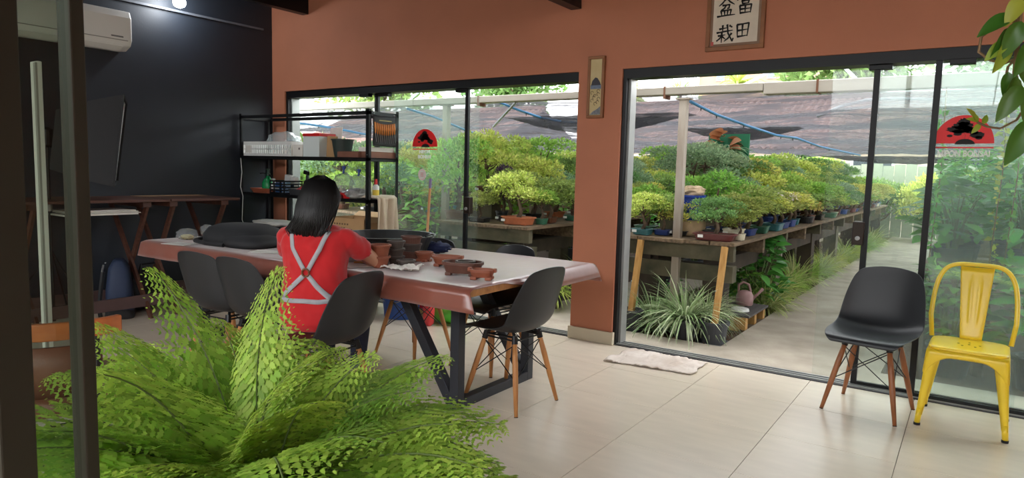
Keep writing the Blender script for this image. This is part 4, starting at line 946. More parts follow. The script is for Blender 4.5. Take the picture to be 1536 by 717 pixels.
# ------------------------------------------------------------------ foliage generators
def norm(a): return a/np.maximum(1e-9, np.linalg.norm(a, axis=-1, keepdims=True))
def leaves(P_, size, rng, D=None, up=.35, asp=.5, jit=.35):
    """diamond leaves folded on the midrib at points P_, growing along D"""
    n = len(P_); D = norm(rng.normal(size=(n, 3))+(0 if D is None else D*1.6)+np.array([0, 0, up]))
    Nn = norm(np.cross(D, rng.normal(size=(n, 3)))); Nn[Nn[:, 2] < 0] *= -1
    Sd = np.cross(D, Nn); s = (size*(1+jit*rng.normal(size=n))).clip(size*.4, size*1.8)[:, None]
    b = P_; tip = P_+D*s-Nn*s*.12; mid = P_+D*s*.48
    V = np.stack([b, mid+Sd*s*asp*.5+Nn*s*.10, tip, mid-Sd*s*asp*.5+Nn*s*.10], 1).reshape(-1, 3)
    return V, np.arange(4*n).reshape(-1, 4)
def cloud(pads, n, size, rng, name, m, up=.35, asp=.55):
    """pads: (x,y,z,rx,ry,rz) ellipsoids filled mostly near their skin"""
    w_ = np.array([p[3]*p[4]+p[3]*p[5] for p in pads]); w_ = w_/w_.sum(); ci = rng.choice(len(pads), n, p=w_); A = np.array(pads)[ci]
    d = norm(rng.normal(size=(n, 3))); d[:, 2] = np.where(d[:, 2] < -.35, -d[:, 2], d[:, 2]); r = rng.uniform(.45, 1.08, (n, 1))**.6
    V, F = leaves(A[:, :3]+d*r*A[:, 3:], size, rng, d, up, asp)
    return npmesh(name, V, F, m)
LM = {'bright green': leafmat('leaf_bright', (172, 206, 98), (128, 176, 78)), 'yellow-green': leafmat('leaf_yellow', (216, 220, 124), (178, 200, 92)), 'dark green': leafmat('leaf_dark', (96, 138, 76), (122, 160, 92)),
      'olive green': leafmat('leaf_olive', (166, 184, 104), (128, 156, 80)), 'reddish': leafmat('leaf_red', (204, 164, 104), (172, 188, 88)), 'grey-green': leafmat('leaf_grey', (156, 182, 138), (116, 152, 112)), 'purple': leafmat('leaf_purple', (104, 80, 112), (74, 60, 86))}
m_bark = mat('bark', (112, 92, 74), .85, rgb2=(78, 62, 50), scale=14, bump=.4, bscale=40)
m_soil = mat('soil', (78, 62, 48), .95, var=.3, scale=30, bump=.5, bscale=80)
rg = random.Random(11); FOL = {}; TRK = {}
def fol(kind, v):
    k = (kind, v)
    if k not in FOL:
        r = np.random.default_rng(hash(kind) % 1 + 100+v*7+list(LM).index(kind)*31)
        pads = [(0, 0, .72, .30, .30, .20)]
        for i in range(7):
            a = i*2.4+v; q = .28+.12*r.random(); pads.append((q*math.cos(a), q*math.sin(a), .30+.46*r.random(), .26, .26, .14+.06*r.random()))
        fine = kind in ('dark green', 'grey-green')
        me = cloud(pads, 3600 if fine else 2800, .042 if fine else .054, r, 'foliage', LM[kind])
        mb = MB(); pts = [(0, 0, 0), (.05, .02, .14), (.02, -.03, .30), (-.03, .02, .45), (.0, .0, .66)]
        mb.tube(pts, [.055, .042, .034, .024, .012], 8)
        for x, y, z, *_ in pads[1:]: b = .22+.3*r.random(); mb.tube([(.02, -.01, b), (x*.5, y*.5, (b+z)/2-.02), (x*.9, y*.9, z)], [.018, .012, .005], 5)
        FOL[k] = (me, mb.mesh('trunk', m_bark, True))
    return FOL[k]
POTC = {'blue': (44, 66, 126), 'green': (58, 106, 84), 'teal': (64, 116, 124), 'brown': (110, 66, 48), 'dark red': (96, 44, 44), 'cream': (200, 192, 168), 'black': (44, 44, 46), 'terracotta': (176, 102, 66)}
POT = {}
def potmesh(c, round_):
    k = (c, round_)
    if k not in POT:
        m = mat('glaze_'+c, POTC[c], .3 if c != 'terracotta' else .7, var=.12, scale=12); mb = MB()
        mb.ell([(0, 0, .06, .42, .42), (0, 0, .10, .43, .43), (0, 0, .86, .49, .49), (0, 0, .88, .53, .53), (0, 0, 1, .53, .53), (0, 0, 1, .46, .46), (0, 0, .80, .44, .44)], 24, 2.2 if round_ else 7, cap=False)
        for a in (-1, 1):
            for b in (-1, 1): mb.bb(a*.26-.06, a*.26+.06, b*.26-.06, b*.26+.06, 0, .1)
        so = MB().ell([(0, 0, .78, .45, .45), (0, 0, .86, .43, .43), (0, 0, .92, .2, .2)], 20, 2.2 if round_ else 7)
        POT[k] = (mb.mesh('pot', m), so.mesh('soil', m_soil, True))
    return POT[k]
m_tag = mat('plant_tag_white', (236, 236, 232), .6)
TAG = MB().bb(-.022, .022, -.002, 0, 0, .024).mesh('price_tag', m_tag)
def bonsai(x, y, z, h, wf, kind, v, pc, pw, pd, ph, label, rz=0, round_=False, group='potted bonsai on the nursery benches', tagged=False, cat='bonsai'):
    t = thing('bonsai', label, cat, (x, y, z), rz, group); pm, sm = potmesh(pc, round_); fm, tm = fol(kind, v)
    po = link('pot', pm, t, (0, 0, 0), None, (pw, pd, ph)); so = link('soil', sm, t, (0, 0, 0), None, (pw, pd, ph))
    link('trunk', tm, t, (0, 0, ph*.86), None, (wf*.9, wf*.9, h)); link('foliage', fm, t, (0, 0, ph*.86), (0, 0, v), (wf, wf, h))
    if tagged: link('price_tag', TAG, po, (-.3, -.535, .45), None, (1/pw, 1/pd, 1/ph))
    return t

# blades (liriope / spider plant)
def blades(n, L, wd, rng, m, name, spread=1., up=1.0, seg=5):
    V = []; F = []
    for k in range(n):
        a = rng.uniform(0, 2*PI); el = rng.uniform(.25, 1.25)*up; l_ = L*rng.uniform(.6, 1.1); r0 = rng.uniform(0, .06)
        p = np.array([r0*math.cos(a), r0*math.sin(a), 0.]); d = np.array([math.cos(a)*math.cos(el)*spread, math.sin(a)*math.cos(el)*spread, math.sin(el)]); s = np.array([-math.sin(a), math.cos(a), 0]); o = len(V)
        for i in range(seg+1):
            t_ = i/seg; wv = wd*(1-t_**2.2)*(.6+.4*min(1, t_*4))
            V.append(p-s*wv/2+np.array([0, 0, wv*.2])); V.append(p.copy()); V.append(p+s*wv/2+np.array([0, 0, wv*.2]))
            p = p+d*l_/seg; d = d+np.array([0, 0, -.34*(1.2-.4*el)]); d = d/np.linalg.norm(d)
        for i in range(seg):
            b = o+i*3; F.append((b, b+1, b+4, b+3)); F.append((b+1, b+2, b+5, b+4))
    return npmesh(name, V, F, m)
m_lir = leafmat('leaf_liriope', (150, 176, 96), (206, 212, 158), tl=.3); m_lir_g = leafmat('leaf_liriope_green', (140, 186, 74), (196, 214, 112), tl=.35); m_lir_w = leafmat('leaf_variegated', (206, 214, 178), (112, 146, 84), tl=.3)
r_ = np.random.default_rng(5)
BL = [blades(260, .60, .020, r_, m_lir_w, 'blades', 1., 1.), blades(240, .6, .018, r_, m_lir, 'blades', 1., 1.), blades(200, .46, .016, r_, m_lir_g, 'blades', 1., .95)]

# broad leaves (pothos, shrubs)
def broad(L, wd, fold=.15, curl=.25, nu=5, nv=9, heart=0):
    mb = MB()
    def fn(u, v):
        s = 2*u-1; w_ = wd/2*(math.sin(PI*min(1, v**.75*.98+.01))**.8 if not heart else (1-v)**.7*min(1, (v+.12)*5)**.5*1.15)
        return (s*w_, v*L-(heart*.10*L*abs(s) if v < .15 else 0), L*(-curl*v*v)+abs(s)*w_*fold*2)
    return mb.grid(fn, nu, nv)
m_pothos = leafmat('leaf_pothos', (46, 84, 28), (74, 116, 38), rough=.3, tl=.25, hv=.02, vv=.25)
m_pothos_y = leafmat('leaf_pothos_yellow', (176, 190, 70), (140, 170, 60), rough=.35, tl=.4)
m_shrub = leafmat('leaf_shrub', (70, 130, 56), (104, 164, 72), rough=.35, tl=.3)
m_shrub_l = leafmat('leaf_shrub_light', (120, 178, 66), (84, 148, 56), rough=.35, tl=.35)
m_stem = mat('green_stem', (96, 112, 60), .7); m_bstem = mat('brown_vine_stem', (122, 96, 66), .8)
def shrubmesh(n, R_, H_, L, wd, rng, m, name, up=.4):
    base = broad(1, wd/L, .12, .25, 3, 6); bv = np.array(base.v); bf = np.array(base.f); V = []; F = []
    for k in range(n):
        a = rng.uniform(0, 2*PI); z = H_*rng.uniform(.12, 1)**.8; r0 = R_*math.sqrt(rng.uniform(.1, 1))*(1-.35*(z/H_)**2)
        el = rng.uniform(-.5, .6)+up*.3; s = L*rng.uniform(.6, 1.2)
        M3 = np.array(Euler((el, rng.normal(0, .4), a-PI/2+rng.normal(0, .5))).to_matrix())
        F.append(bf+len(V)*len(bv)); V.append((bv*s) @ M3.T+np.array([r0*.8*math.cos(a), r0*.8*math.sin(a), z]))
    return npmesh(name, np.concatenate(V), np.concatenate(F), m)
r_ = np.random.default_rng(9)
SHR = [shrubmesh(170, .36, .85, .17, .085, r_, m_shrub, 'foliage'), shrubmesh(220, .34, .8, .13, .06, r_, m_shrub_l, 'foliage'), shrubmesh(110, .40, .9, .24, .12, r_, m_shrub, 'foliage'), shrubmesh(400, .45, 1.0, .09, .04, r_, m_shrub_l, 'foliage')]
STM = []
for k in range(2):
    mb = MB()
    for i in range(7): a = i*.9+k; mb.tube([(.03*math.cos(a), .03*math.sin(a), 0), (.1*math.cos(a), .1*math.sin(a), .4), (.22*math.cos(a), .22*math.sin(a), .75)], [.012, .009, .004], 5)
    STM.append(mb.mesh('stem', m_stem, True))
# fern fronds
def frondmesh(L, seed, m, n=17, droop=.55):
    rng = np.random.default_rng(seed); Bs = []; Ds = []; Ss = []; mb = []
    def axis(t): return np.array([.04*math.sin(3*t+seed), t*(1-.12*t*t), .42*t-droop*t*t])*L
    Nv = np.array([0, .3, 1.]); Nv = Nv/np.linalg.norm(Nv)
    spine = [axis(t) for t in np.linspace(0, 1, 12)]
    for i in range(n):
        t = .14+.84*(i/(n-1))**.95; p = axis(t); tg = axis(min(1, t+.02))-axis(t-.02); tg = tg/np.linalg.norm(tg)
        lp = L*.40*(1-t)**.72*(1 if i else .85)+L*.02
        for sd in (-1, 1):
            side = np.cross(tg, Nv)*sd; side = side/np.linalg.norm(side); d = side*.88+tg*.48; d = d/np.linalg.norm(d)
            q = max(5, int(14*lp/(L*.40)))
            for j in range(q+1):
                s = (j+.5)/(q+.5); pp = p+d*lp*s+np.array([0, 0, -.20*lp*s*s]); dn = d+np.array([0, 0, -.35*s]); dn = dn/np.linalg.norm(dn)
                l2 = lp*.27*(1-s)**.75*(.7+.3*min(1, s*4))+L*.012
                for s2 in ((-1, 1) if j < q else (0,)):
                    sv = np.cross(dn, Nv)*s2; e = sv*.82+dn*(.62 if s2 else 1.); e = e/np.linalg.norm(e)+rng.normal(size=3)*.07
                    Bs.append(pp); Ds.append(e); Ss.append(l2*rng.uniform(.9, 1.1))
    B, D, s = np.array(Bs), norm(np.array(Ds)), np.array(Ss)[:, None]; Sd = norm(np.cross(D, Nv)); Nn = np.cross(Sd, D)
    prof = [(0, 0), (.16, .22), (.26, .12), (.42, .25), (.52, .13), (.68, .19), (.76, .09), (1, 0), (.76, -.09), (.68, -.19), (.52, -.13), (.42, -.25), (.26, -.12), (.16, -.22)]      # toothed leaflet outline
    V = np.stack([B+D*s*a_+Sd*s*b_-Nn*s*(.10*a_*a_-.25*abs(b_)) for a_, b_ in prof], 1).reshape(-1, 3); F = np.arange(len(V)).reshape(-1, len(prof))
    me = npmesh('frond', V, F, m); sm = MB().tube(spine, list(np.linspace(.0032, .0008, 12)), 5).mesh('rachis', m_stem); return me, sm
m_fern = leafmat('leaf_fern', (192, 220, 100), (140, 184, 70), rough=.5, tl=.48, hv=.02, vv=.28)
FR = [frondmesh(.5, s, m_fern, 16, d) for s, d in ((1, .55), (2, .40), (3, .70), (4, .5), (6, .85))]
fn = thing('potted_fern', 'large feathery bright green fern in a pot in the foreground', 'fern', (.905, -2.295, 0))
m_fpot = mat('fern_pot', (92, 70, 56), .6, var=.1)
MB().lathe([(.11, .41), (.115, .415), (.15, .65), (.165, .655), (.165, .68), (.145, .68), (.13, .63), (.01, .63)], 28).build('pot', m_fpot, fn)
MB().lathe([(.14, .63), (.12, .655), (.02, .665)], 20).build('soil', m_soil, fn, smooth=True)
sd_ = thing('plant_stand', 'dark wooden stand carrying the foreground fern', 'stand', (.905, -2.295, 0))
MB().lathe([(.17, .385), (.175, .39), (.175, .408), (.17, .41)], 28).build('top', m_dwood, sd_)
for a in range(4):
    c, s_ = math.cos(a*PI/2+.6), math.sin(a*PI/2+.6); MB().bar((.12*c, .12*s_, .386), (.17*c, .17*s_, 0), .03, .03).build('leg', m_dwood, sd_)
rgf = random.Random(21)
def frond(a, el, sc, k, z=.665, roll=0, r0=.03, parent=fn, xs=1.):
    me, sm = FR[k % len(FR)]
    o = link('frond', me, parent, (r0*math.cos(a), r0*math.sin(a), z), (el, roll, a-PI/2), (sc*xs, sc, sc)); link('rachis', sm, o); return o
N_ = 84
for i in range(N_):
    u = (i+.5)/N_; a = i*2.39996+.3; el = math.radians(66-84*u**.75)+rgf.gauss(0, .06)
    frond(a, el, rgf.uniform(.82, 1.12), rgf.randrange(5), z=.665-.03*u, roll=rgf.gauss(0, .25), r0=.02+.07*u)

frond(math.radians(190), math.radians(64), 1.16, 1, xs=.55); frond(math.radians(204), math.radians(50), 1.05, 1, xs=.7); frond(math.radians(112), math.radians(78), 1.08, 1, xs=.5); frond(math.radians(165), math.radians(46), .9, 3, xs=.8); frond(math.radians(110), math.radians(44), .9, 3, xs=.8); frond(math.radians(30), math.radians(14), 1.05, 1)
for k_ in range(16): frond(math.radians(-110+11*k_), math.radians(30-4*(k_ % 4)), 1.0+.06*(k_ % 3), k_, z=.70, roll=.2*(k_ % 3-1))
# ------------------------------------------------------------------ hanging vine at upper right
vn = thing('hanging_vine', 'trailing vine with broad green leaves hanging at the upper right', 'vine', (2.2, -.80, 2.42))
MB().lathe([(.07, -.02), (.075, -.018), (.11, .12), (.12, .125), (.12, .14), (.1, .14), (.09, .10), (.01, .1)], 24).build('pot', mat('vine_pot', (60, 56, 50), .6), vn)
for a in range(3): MB().tube([(.11*math.cos(a*2.1), .11*math.sin(a*2.1), .14), (0, 0, .64)], .003, 5).build('hanger_cord', m_bstem, vn)
MB().tube([(0, 0, .63), (0, 0, .66)], .012, 8).build('ceiling_hook', m_steel, vn)
O_ = Vector(vn.location)
def vp(px, py, d): return Vector(at_d(px, py, d))-O_
def vine(pts, r): MB().tube(pts, r, 6).build('vine_stem', m_bstem, vn)
vine([(0, 0, .10), (-.06, -.03, .08), (-.1, -.04, -.1), vp(1536, -40, 2.15), vp(1527, 60, 2.15), vp(1522, 110, 2.15), vp(1535, 160, 2.15), vp(1545, 230, 2.15)], .006)
vine([vp(1530, 30, 2.15), vp(1500, 35, 2.15), vp(1472, 55, 2.14), vp(1468, 78, 2.14), vp(1485, 90, 2.14), vp(1505, 96, 2.14), vp(1524, 88, 2.15)], .0035)
vine([vp(1545, 150, 2.15), vp(1525, 180, 2.2), vp(1500, 193, 2.25), vp(1480, 190, 2.28), vp(1466, 183, 2.3)], .003)
vine([vp(1524, 88, 2.15), vp(1512, 100, 2.15), vp(1508, 118, 2.14)], .003)
LF = [broad(1, .46).mesh('leaf', m_pothos, True), broad(1, .5, .2, .4).mesh('leaf', m_pothos, True)]; LFY = broad(1, .5).mesh('leaf', m_pothos_y, True)
def leaf_at(px, py, d, ang, L, me, tilt=.9, spin=0.):
    """leaf whose tip points in image angle ang (degrees, 0 right, 90 up)"""
    a = math.radians(ang); rr, uu, ff = Vector(_r), Vector(_u), Vector(_fw)
    dirv = (rr*math.cos(a)+uu*math.sin(a)); nrm = (-ff+Vector((0, 0, .4))).normalized(); nrm = (nrm-dirv*nrm.dot(dirv)).normalized()
    nrm = Matrix.Rotation(spin, 3, dirv) @ nrm; s_ = dirv.cross(nrm)
    M4 = Matrix((s_, dirv, nrm)).transposed().to_4x4()
    o = link('leaf', me, vn); o.matrix_local = Matrix.Translation(vp(px, py, d)) @ M4 @ Matrix.Scale(L*.9, 4)
for px, py, ang, L, k, sp in ((1520, 22, 205, .10, 0, .3), (1512, 42, 250, .09, 0, -.4), (1532, 32, 245, .10, 1, .2), (1538, -8, 235, .09, 3, .4), (1510, 62, 220, .07, 3, .1), (1512, 60, 255, .09, 3, -.3), (1512, 108, 268, .075, 0, .3), (1524, 114, 258, .085, 1, -.3), (1533, 128, 235, .11, 0, .2), (1545, 180, 245, .13, 0, .1), (1534, 90, 280, .06, 1, .5), (1548, 60, 250, .1, 0, 0), (1550, 130, 260, .1, 0, .4)):
    leaf_at(px, py, 2.13, ang, L, LFY if k == 3 else LF[k], spin=sp)
for px, py, ang in ((1466, 183, 110), (1468, 182, 160), (1470, 186, 230), (1474, 186, 60), (1462, 176, 120)): leaf_at(px, py, 2.3, ang, .035, LFY)
# ------------------------------------------------------------------ outside ground
m_conc = mat('concrete', (176, 166, 150), .85, rgb2=(138, 130, 116), scale=2.2, bump=.35, bscale=40)
m_conc2 = mat('path_concrete', (172, 162, 146), .85, rgb2=(140, 130, 115), scale=3, bump=.35, bscale=60)
S(MB().bb(-30, 30, YW+.16, 60, -.2, -.03).build('ground', m_soil), 'bare soil of the nursery yard')
S(MB().bb(-30, 30, -30, -6.0, -.2, -.03).build('ground_behind', m_conc), 'concrete yard behind the workshop')
S(MB().bb(-5.5, 6.0, YW+.165, 2.28, -.1, -.006).build('path_1', m_conc2), 'concrete strip outside the door sill')
S(MB().bb(.43, 1.56, 2.28, 22, -.1, -.006).build('path_2', m_conc2), 'concrete garden path leading away')
S(MB().bb(-1.5, -.68, 2.28, 20, -.1, -.012).build('path_3', m_conc), 'narrow concrete aisle between the benches')
V, F = leaves(np.column_stack([RNG.uniform(-.7, .44, 700), RNG.uniform(2.25, 3.2, 700), RNG.uniform(-.03, -.015, 700)]), .03, RNG, None, .1)
tag(link('leaf_litter', npmesh('leaf_litter', V, F, mat('litter', (122, 88, 60), .9, rgb2=(84, 62, 44), scale=50))), 'brown leaf litter on the soil below the bench', 'leaf litter', kind='stuff')

# ------------------------------------------------------------------ benches
m_plank = mat('weathered_plank', (132, 110, 84), .85, rgb2=(84, 70, 56), scale=4, stretch=(9, 1, 9), bump=.3, bscale=30)
m_post = mat('pine_post', (196, 152, 88), .7, rgb2=(168, 122, 62), scale=5, stretch=(8, 8, 1))
m_beamc = mat('mossy_concrete', (104, 96, 76), .9, rgb2=(64, 64, 48), scale=5, bump=.4, bscale=30)
m_beamd = mat('dark_timber', (74, 62, 50), .9, rgb2=(48, 42, 36), scale=4, bump=.3, bscale=30)
def bench(label, x0, x1, y0, y1, z, nx, seglen):
    t = thing('plant_bench', label, 'bench', ((x0+x1)/2, y0, 0)); cx = (x0+x1)/2; wd = (x1-x0)/nx; rr = random.Random(int(x0*100))
    k = 0
    while y0+k*seglen < y1:
        for i in range(nx):
            a = -(x1-x0)/2+i*wd; dy = rr.uniform(-.03, .04) if k == 0 else 0
            MB().bb(a+.006, a+wd-.006, k*seglen+dy+.004, min((k+1)*seglen, y1-y0)-.004, z-.032, z-rr.uniform(0, .004)).build('plank', m_plank, t)
        k += 1
    y = .14; k = 0
    while y < y1-y0:
        MB().bb(-(x1-x0)/2+.03, (x1-x0)/2-.03, y-.035, y+.035, z-.17, z-.034).build('cross_beam', m_plank if k % 2 else m_beamc, t)
        if k % 2 == 0:
            for sx in (-1, 1): MB().bb(sx*(x1-x0)*.28-.09, sx*(x1-x0)*.28+.09, y+.1, y+.3, -.03, z-.17).build('pillar', m_beamc if k % 4 else m_beamd, t)
        y += .95; k += 1
    for sx in (-.3, .3): MB().bb(sx*(x1-x0)-.05, sx*(x1-x0)+.05, .2, y1-y0, z-.30, z-.17).build('long_beam', m_beamd, t)
    MB().bb(-(x1-x0)/2+.05, (x1-x0)/2-.05, .18, .3, z-.36, z-.22).build('front_beam', m_beamc, t)
    return t
bench('weathered plank bench of bonsai running along the garden path', -.64, .42, 2.52, 14.2, .8, 5, 2.9)
bench('weathered plank bench of bonsai seen through the left opening', -2.75, -1.56, 2.45, 13.0, .8, 5, 2.7)
bench('far left plank bench of bonsai behind the closed glass', -5.2, -3.6, 2.9, 12.0, .78, 5, 2.9)
def stepb(label, x0, x1, y0, y1, z0, z):
    t = thing('raised_shelf', label, 'shelf', ((x0+x1)/2, y0, z0))
    for i in range(2): MB().bb((x0-x1)/2+i*(x1-x0)/2+.004, (x0-x1)/2+(i+1)*(x1-x0)/2-.004, 0, y1-y0, z-z0-.03, z-z0).build('plank', m_plank, t)
    y = .2
    while y < y1-y0: MB().bb((x0-x1)/2+.03, (x1-x0)/2-.03, y-.09, y+.09, 0, z-z0-.032).build('block', m_beamc, t); y += 1.25
stepb('raised plank shelf on blocks along the back of the path bench', -.63, -.30, 3.35, 13.8, .8, 1.06)
stepb('raised plank shelf on blocks in the middle of the left bench', -2.72, -2.35, 2.9, 12.6, .8, 1.08)
m_bucket = mat('charcoal_bucket', (58, 60, 64), .6, var=.1)
for k, (x, y) in enumerate(((-.405, 2.40), (.335, 2.40))):
    t = thing('bucket', ['charcoal bucket holding the bench post near the pillar', 'charcoal bucket holding the bench post at the path corner'][k], 'bucket', (x, y, -.006 if y < 2.28 else -.03))
    MB().lathe([(.085, 0), (.09, .004), (.108, .17), (.122, .172), (.122, .195), (.10, .195), (.09, .14), (.01, .14)], 28).build('body', m_bucket, t)
    if k: MB().lathe([(.13, 0), (.14, .004), (.15, .022), (.14, .022), (.01, .016)], 24).build('saucer', m_bucket, t)
    p = thing('bench_post', ['yellowish timber post under the bench near the pillar', 'yellowish timber post under the bench corner by the path'][k], 'post', (x, y, .112)); MB().bar((0, 0, 0), (.01, .13, .652), .052, .045, up=(1, 0, 0)).build('timber', m_post, p, bevel=.003); MB().sphere((-.005, .0, .3), .006, 6, 4).build('nail', m_steel, p)

# posts and gutter beam of the shade house
m_pst = mat('weathered_white_paint', (176, 168, 158), .7, rgb2=(140, 124, 108), scale=3, stretch=(3, 3, .6))
m_bmw = mat('dirty_white_gutter', (170, 164, 154), .6, rgb2=(140, 134, 124), scale=2, stretch=(.6, 3, 3))
c2 = at_y(668, 300, 2.70)[0]
for x, y, h, lb in ((-.12, 2.68, 2.0, 'weathered pale steel column standing between the bench planks'), (c2, 2.70, 2.03, 'pale steel column behind the left glass door'), (-2.9, 6.6, 2.0, 'grey column in the middle of the left bench'), (-1.3, 8.0, 2.0, 'thin grey column far down the aisle'), (3.4, 2.7, 2.0, 'pale steel column behind the right glass doors')):
    t = thing('shade_post', lb, 'post', (x, y, -.03)); MB().bb(-.033, .033, -.033, .033, 0, h+.03).build('column', m_pst, t, bevel=.003); MB().bb(-.06, .06, -.05, .05, h+.018, h+.03).build('cap_plate', m_pst, t)
MB_ = thing('gutter_beam', 'long dirty white gutter beam across the top of the view', 'beam', (0, 2.68, 2.0))
for a, b in ((-9, -3.2), (-3.2, .55), (.55, 6.5)): MB().bb(a, b-.004, -.06, .06, .03 if a < -3 else 0.002, .095).build('gutter_length', m_bmw, MB_, bevel=.006)
for x in (-.28, .95, -2.3): MB().bb(x-.008, x+.008, -.065, .065, -.002, .10).build('strap', mat('rusty_strap', (110, 74, 54), .8), MB_)

# shade net
m_net = bpy.data.materials.new('shade_net'); m_net.use_nodes = True; nt = m_net.node_tree; n = nt.nodes; l = nt.links; pb_ = n['Principled BSDF']
pb_.inputs['Base Color'].default_value = (*lin((56, 56, 60)), 1); pb_.inputs['Roughness'].default_value = .8
tc = n.new('ShaderNodeTexCoord'); mp = n.new('ShaderNodeMapping'); mp.inputs['Scale'].default_value = (.9, 5, 1); nz = n.new('ShaderNodeTexNoise'); nz.inputs['Scale'].default_value = 1.6; nz.inputs['Detail'].default_value = 7; nz.inputs['Roughness'].default_value = .65; nz.inputs['Distortion'].default_value = .8
l.new(tc.outputs['Object'], mp.inputs[0]); l.new(mp.outputs[0], nz.inputs['Vector'])
mr = n.new('ShaderNodeMapRange'); mr.inputs[1].default_value = .40; mr.inputs[2].default_value = .60; mr.inputs[3].default_value = .30; mr.inputs[4].default_value = .04; l.new(nz.outputs[0], mr.inputs[0])
tr = n.new('ShaderNodeBsdfTransparent'); tlc = n.new('ShaderNodeBsdfTranslucent'); tlc.inputs[0].default_value = (*lin((70, 70, 74)), 1)
m1 = n.new('ShaderNodeMixShader'); m1.inputs[0].default_value = .45; l.new(pb_.outputs[0], m1.inputs[1]); l.new(tlc.outputs[0], m1.inputs[2])
m2 = n.new('ShaderNodeMixShader'); l.new(mr.outputs[0], m2.inputs[0]); l.new(m1.outputs[0], m2.inputs[1]); l.new(tr.outputs[0], m2.inputs[2]); l.new(m2.outputs[0], n['Material Output'].inputs[0])
def netz(x, y):
    v = Vector((x*.45, y*1.1, 0)); z = 2.03+.10*noise.noise(v)+.08*abs(noise.noise(Vector((x*1.1, y*3.2, 4))))+.03*noise.noise(Vector((x*2.5, y*5, 2)))
    z += -.10*math.sin((y-2.75)*PI/3.6)**2*(.5+.5*noise.noise(Vector((x*.7, y*.3, 9))))
    return z-.012*(y-2.7)
tag(MB().grid(lambda u, v: (-9+15.5*u, 2.76+11.2*v, netz(-9+15.5*u, 2.76+11.2*v)), 150, 130).build('shade_net', m_net, smooth=True), 'sagging black shade net stretched over the nursery', 'shade net')
# second, lower hanging swag of net
def swag(x0, x1, y, dz, sd, label):
    tag(MB().grid(lambda u, v: (x0+(x1-x0)*u, y+.35*v+.05*noise.noise(Vector((u*5, v*3, sd))), 2.03-.02*y-dz*math.sin(u*PI)*(1-abs(2*v-1))-.03*abs(noise.noise(Vector((u*9, v*4, sd))))), 40, 12).build('net_swag', m_net, smooth=True), label, 'shade net')
swag(-2.6, -.4, 3.5, .20, 3, 'dark bundled swag of shade net hanging in the left opening'); swag(-1.1, .3, 5.2, .16, 5, 'bundled net swag hanging left of the pale column'); swag(-.6, 2.2, 11.5, .15, 7, 'bundled net swag hanging over the far end of the path')
# blue water pipes with drippers
m_pipe = mat('blue_pvc_pipe', (72, 138, 190), .4)
def pipe(label, pts, nd):
    t = thing('water_pipe', label, 'pipe', tuple(pts[0])); P_ = [Vector(p)-Vector(pts[0]) for p in pts]
    Q = []
    for i in range(len(P_)-1):
        for k in range(5): Q.append(lerp(P_[i], P_[i+1], k/5)-Vector((0, 0, .0)))
    Q.append(P_[-1]); MB().tube(Q, .014, 8).build('tube', m_pipe, t, smooth=True)
    for k in range(nd):
        q = Q[int((k+.7)*len(Q)/nd) % len(Q)]; MB().tube([q, q-Vector((0, 0, .035))], [.008, .005], 6).build('dripper', m_bmetal, t)
def pz(l_): return [at_y(px, py, y) for px, py, y in l_]
pipe('sagging blue water pipe with drippers under the net in the right opening', pz([(1035, 152, 2.8), (1075, 172, 3.3), (1125, 190, 4.1), (1165, 203, 5.0), (1195, 207, 5.8), (1230, 220, 7.2), (1290, 233, 10.)]), 9)
pipe('sagging blue water pipe with drippers in the left opening', pz([(748, 153, 2.8), (775, 164, 3.1), (810, 176, 3.5), (845, 183, 3.9), (880, 185, 4.3), (930, 186, 4.8)]), 6)
pipe('blue water pipe seen through the glass above the rack', pz([(445, 184, 3.0), (500, 192, 3.3), (550, 202, 3.6)]), 2)
pipe('blue water pipe seen through the left glass door', pz([(610, 163, 3.0), (650, 175, 3.3), (700, 196, 3.9), (745, 210, 4.6)]), 3)
m_rod = mat('galvanised_rod', (150, 156, 162), .5, metal=.3)
for k, (a, b) in enumerate((((1048, 98, 3.2), (1016, 139, 2.72)), ((1190, 90, 4.), (1105, 133, 2.72)), ((1258, 92, 3.6), (1293, 128, 2.72)), ((450, 160, 2.72), (498, 130, 4.)), ((740, 190, 3.2), (775, 152, 2.72)), ((660, 110, 3.4), (606, 158, 2.72)))):
    tag(MB().tube([tuple(at_y(*a)), tuple(at_y(*b))], .014, 6).build('metal_rod', m_rod), ['slanting grey rod above the beam at the left of the doorway', 'slanting grey rod before the beige apartment', 'slanting grey rod before the green tree crown', 'slanting grey rod above the rack window', 'slanting grey rod over the left bench', 'slanting grey rod above the left decal'][k], 'rod')
tag(MB().tube([tuple(at_y(px, py, 5.)) for px, py in ((1225, 175), (1260, 160), (1300, 150), (1350, 148), (1420, 150))], .016, 6).build('hoop_pipe', m_rod), 'curved pale hoop pipe above the net on the right', 'pipe')

# ------------------------------------------------------------------ bonsai rows
kinds = list(LM)[:6]; R5 = random.Random(77)
def row(bn, rown, x, y0, y1, dy, z, hr, wr, pots, kw, group, jx=.03, ymax=30):
    y = y0; i = 0
    while y < y1 and i < 30:
        k = R5.choices(kinds, kw)[0]; pc = R5.choice(pots); h = R5.uniform(*hr); wf = R5.uniform(*wr); rd = R5.random() < .35; pw = R5.uniform(.17, .24); pd = pw*(1 if rd else R5.uniform(.65, .85)); ph = R5.uniform(.055, .085)
        lb = '%s bonsai, %s %s pot, %s in the %s %s' % (k, pc, 'round' if rd else 'square', ORD[i], bn, rown)
        bonsai(x+R5.uniform(-jx, jx), y, z, h, wf, k, R5.randrange(3), pc, pd, pw, ph, lb, R5.uniform(-.15, .15), rd, group, tagged=y < 5)
        y += dy*R5.uniform(.85, 1.2); i += 1
B1, B2, B3 = 'path bench', 'left bench', 'far bench'
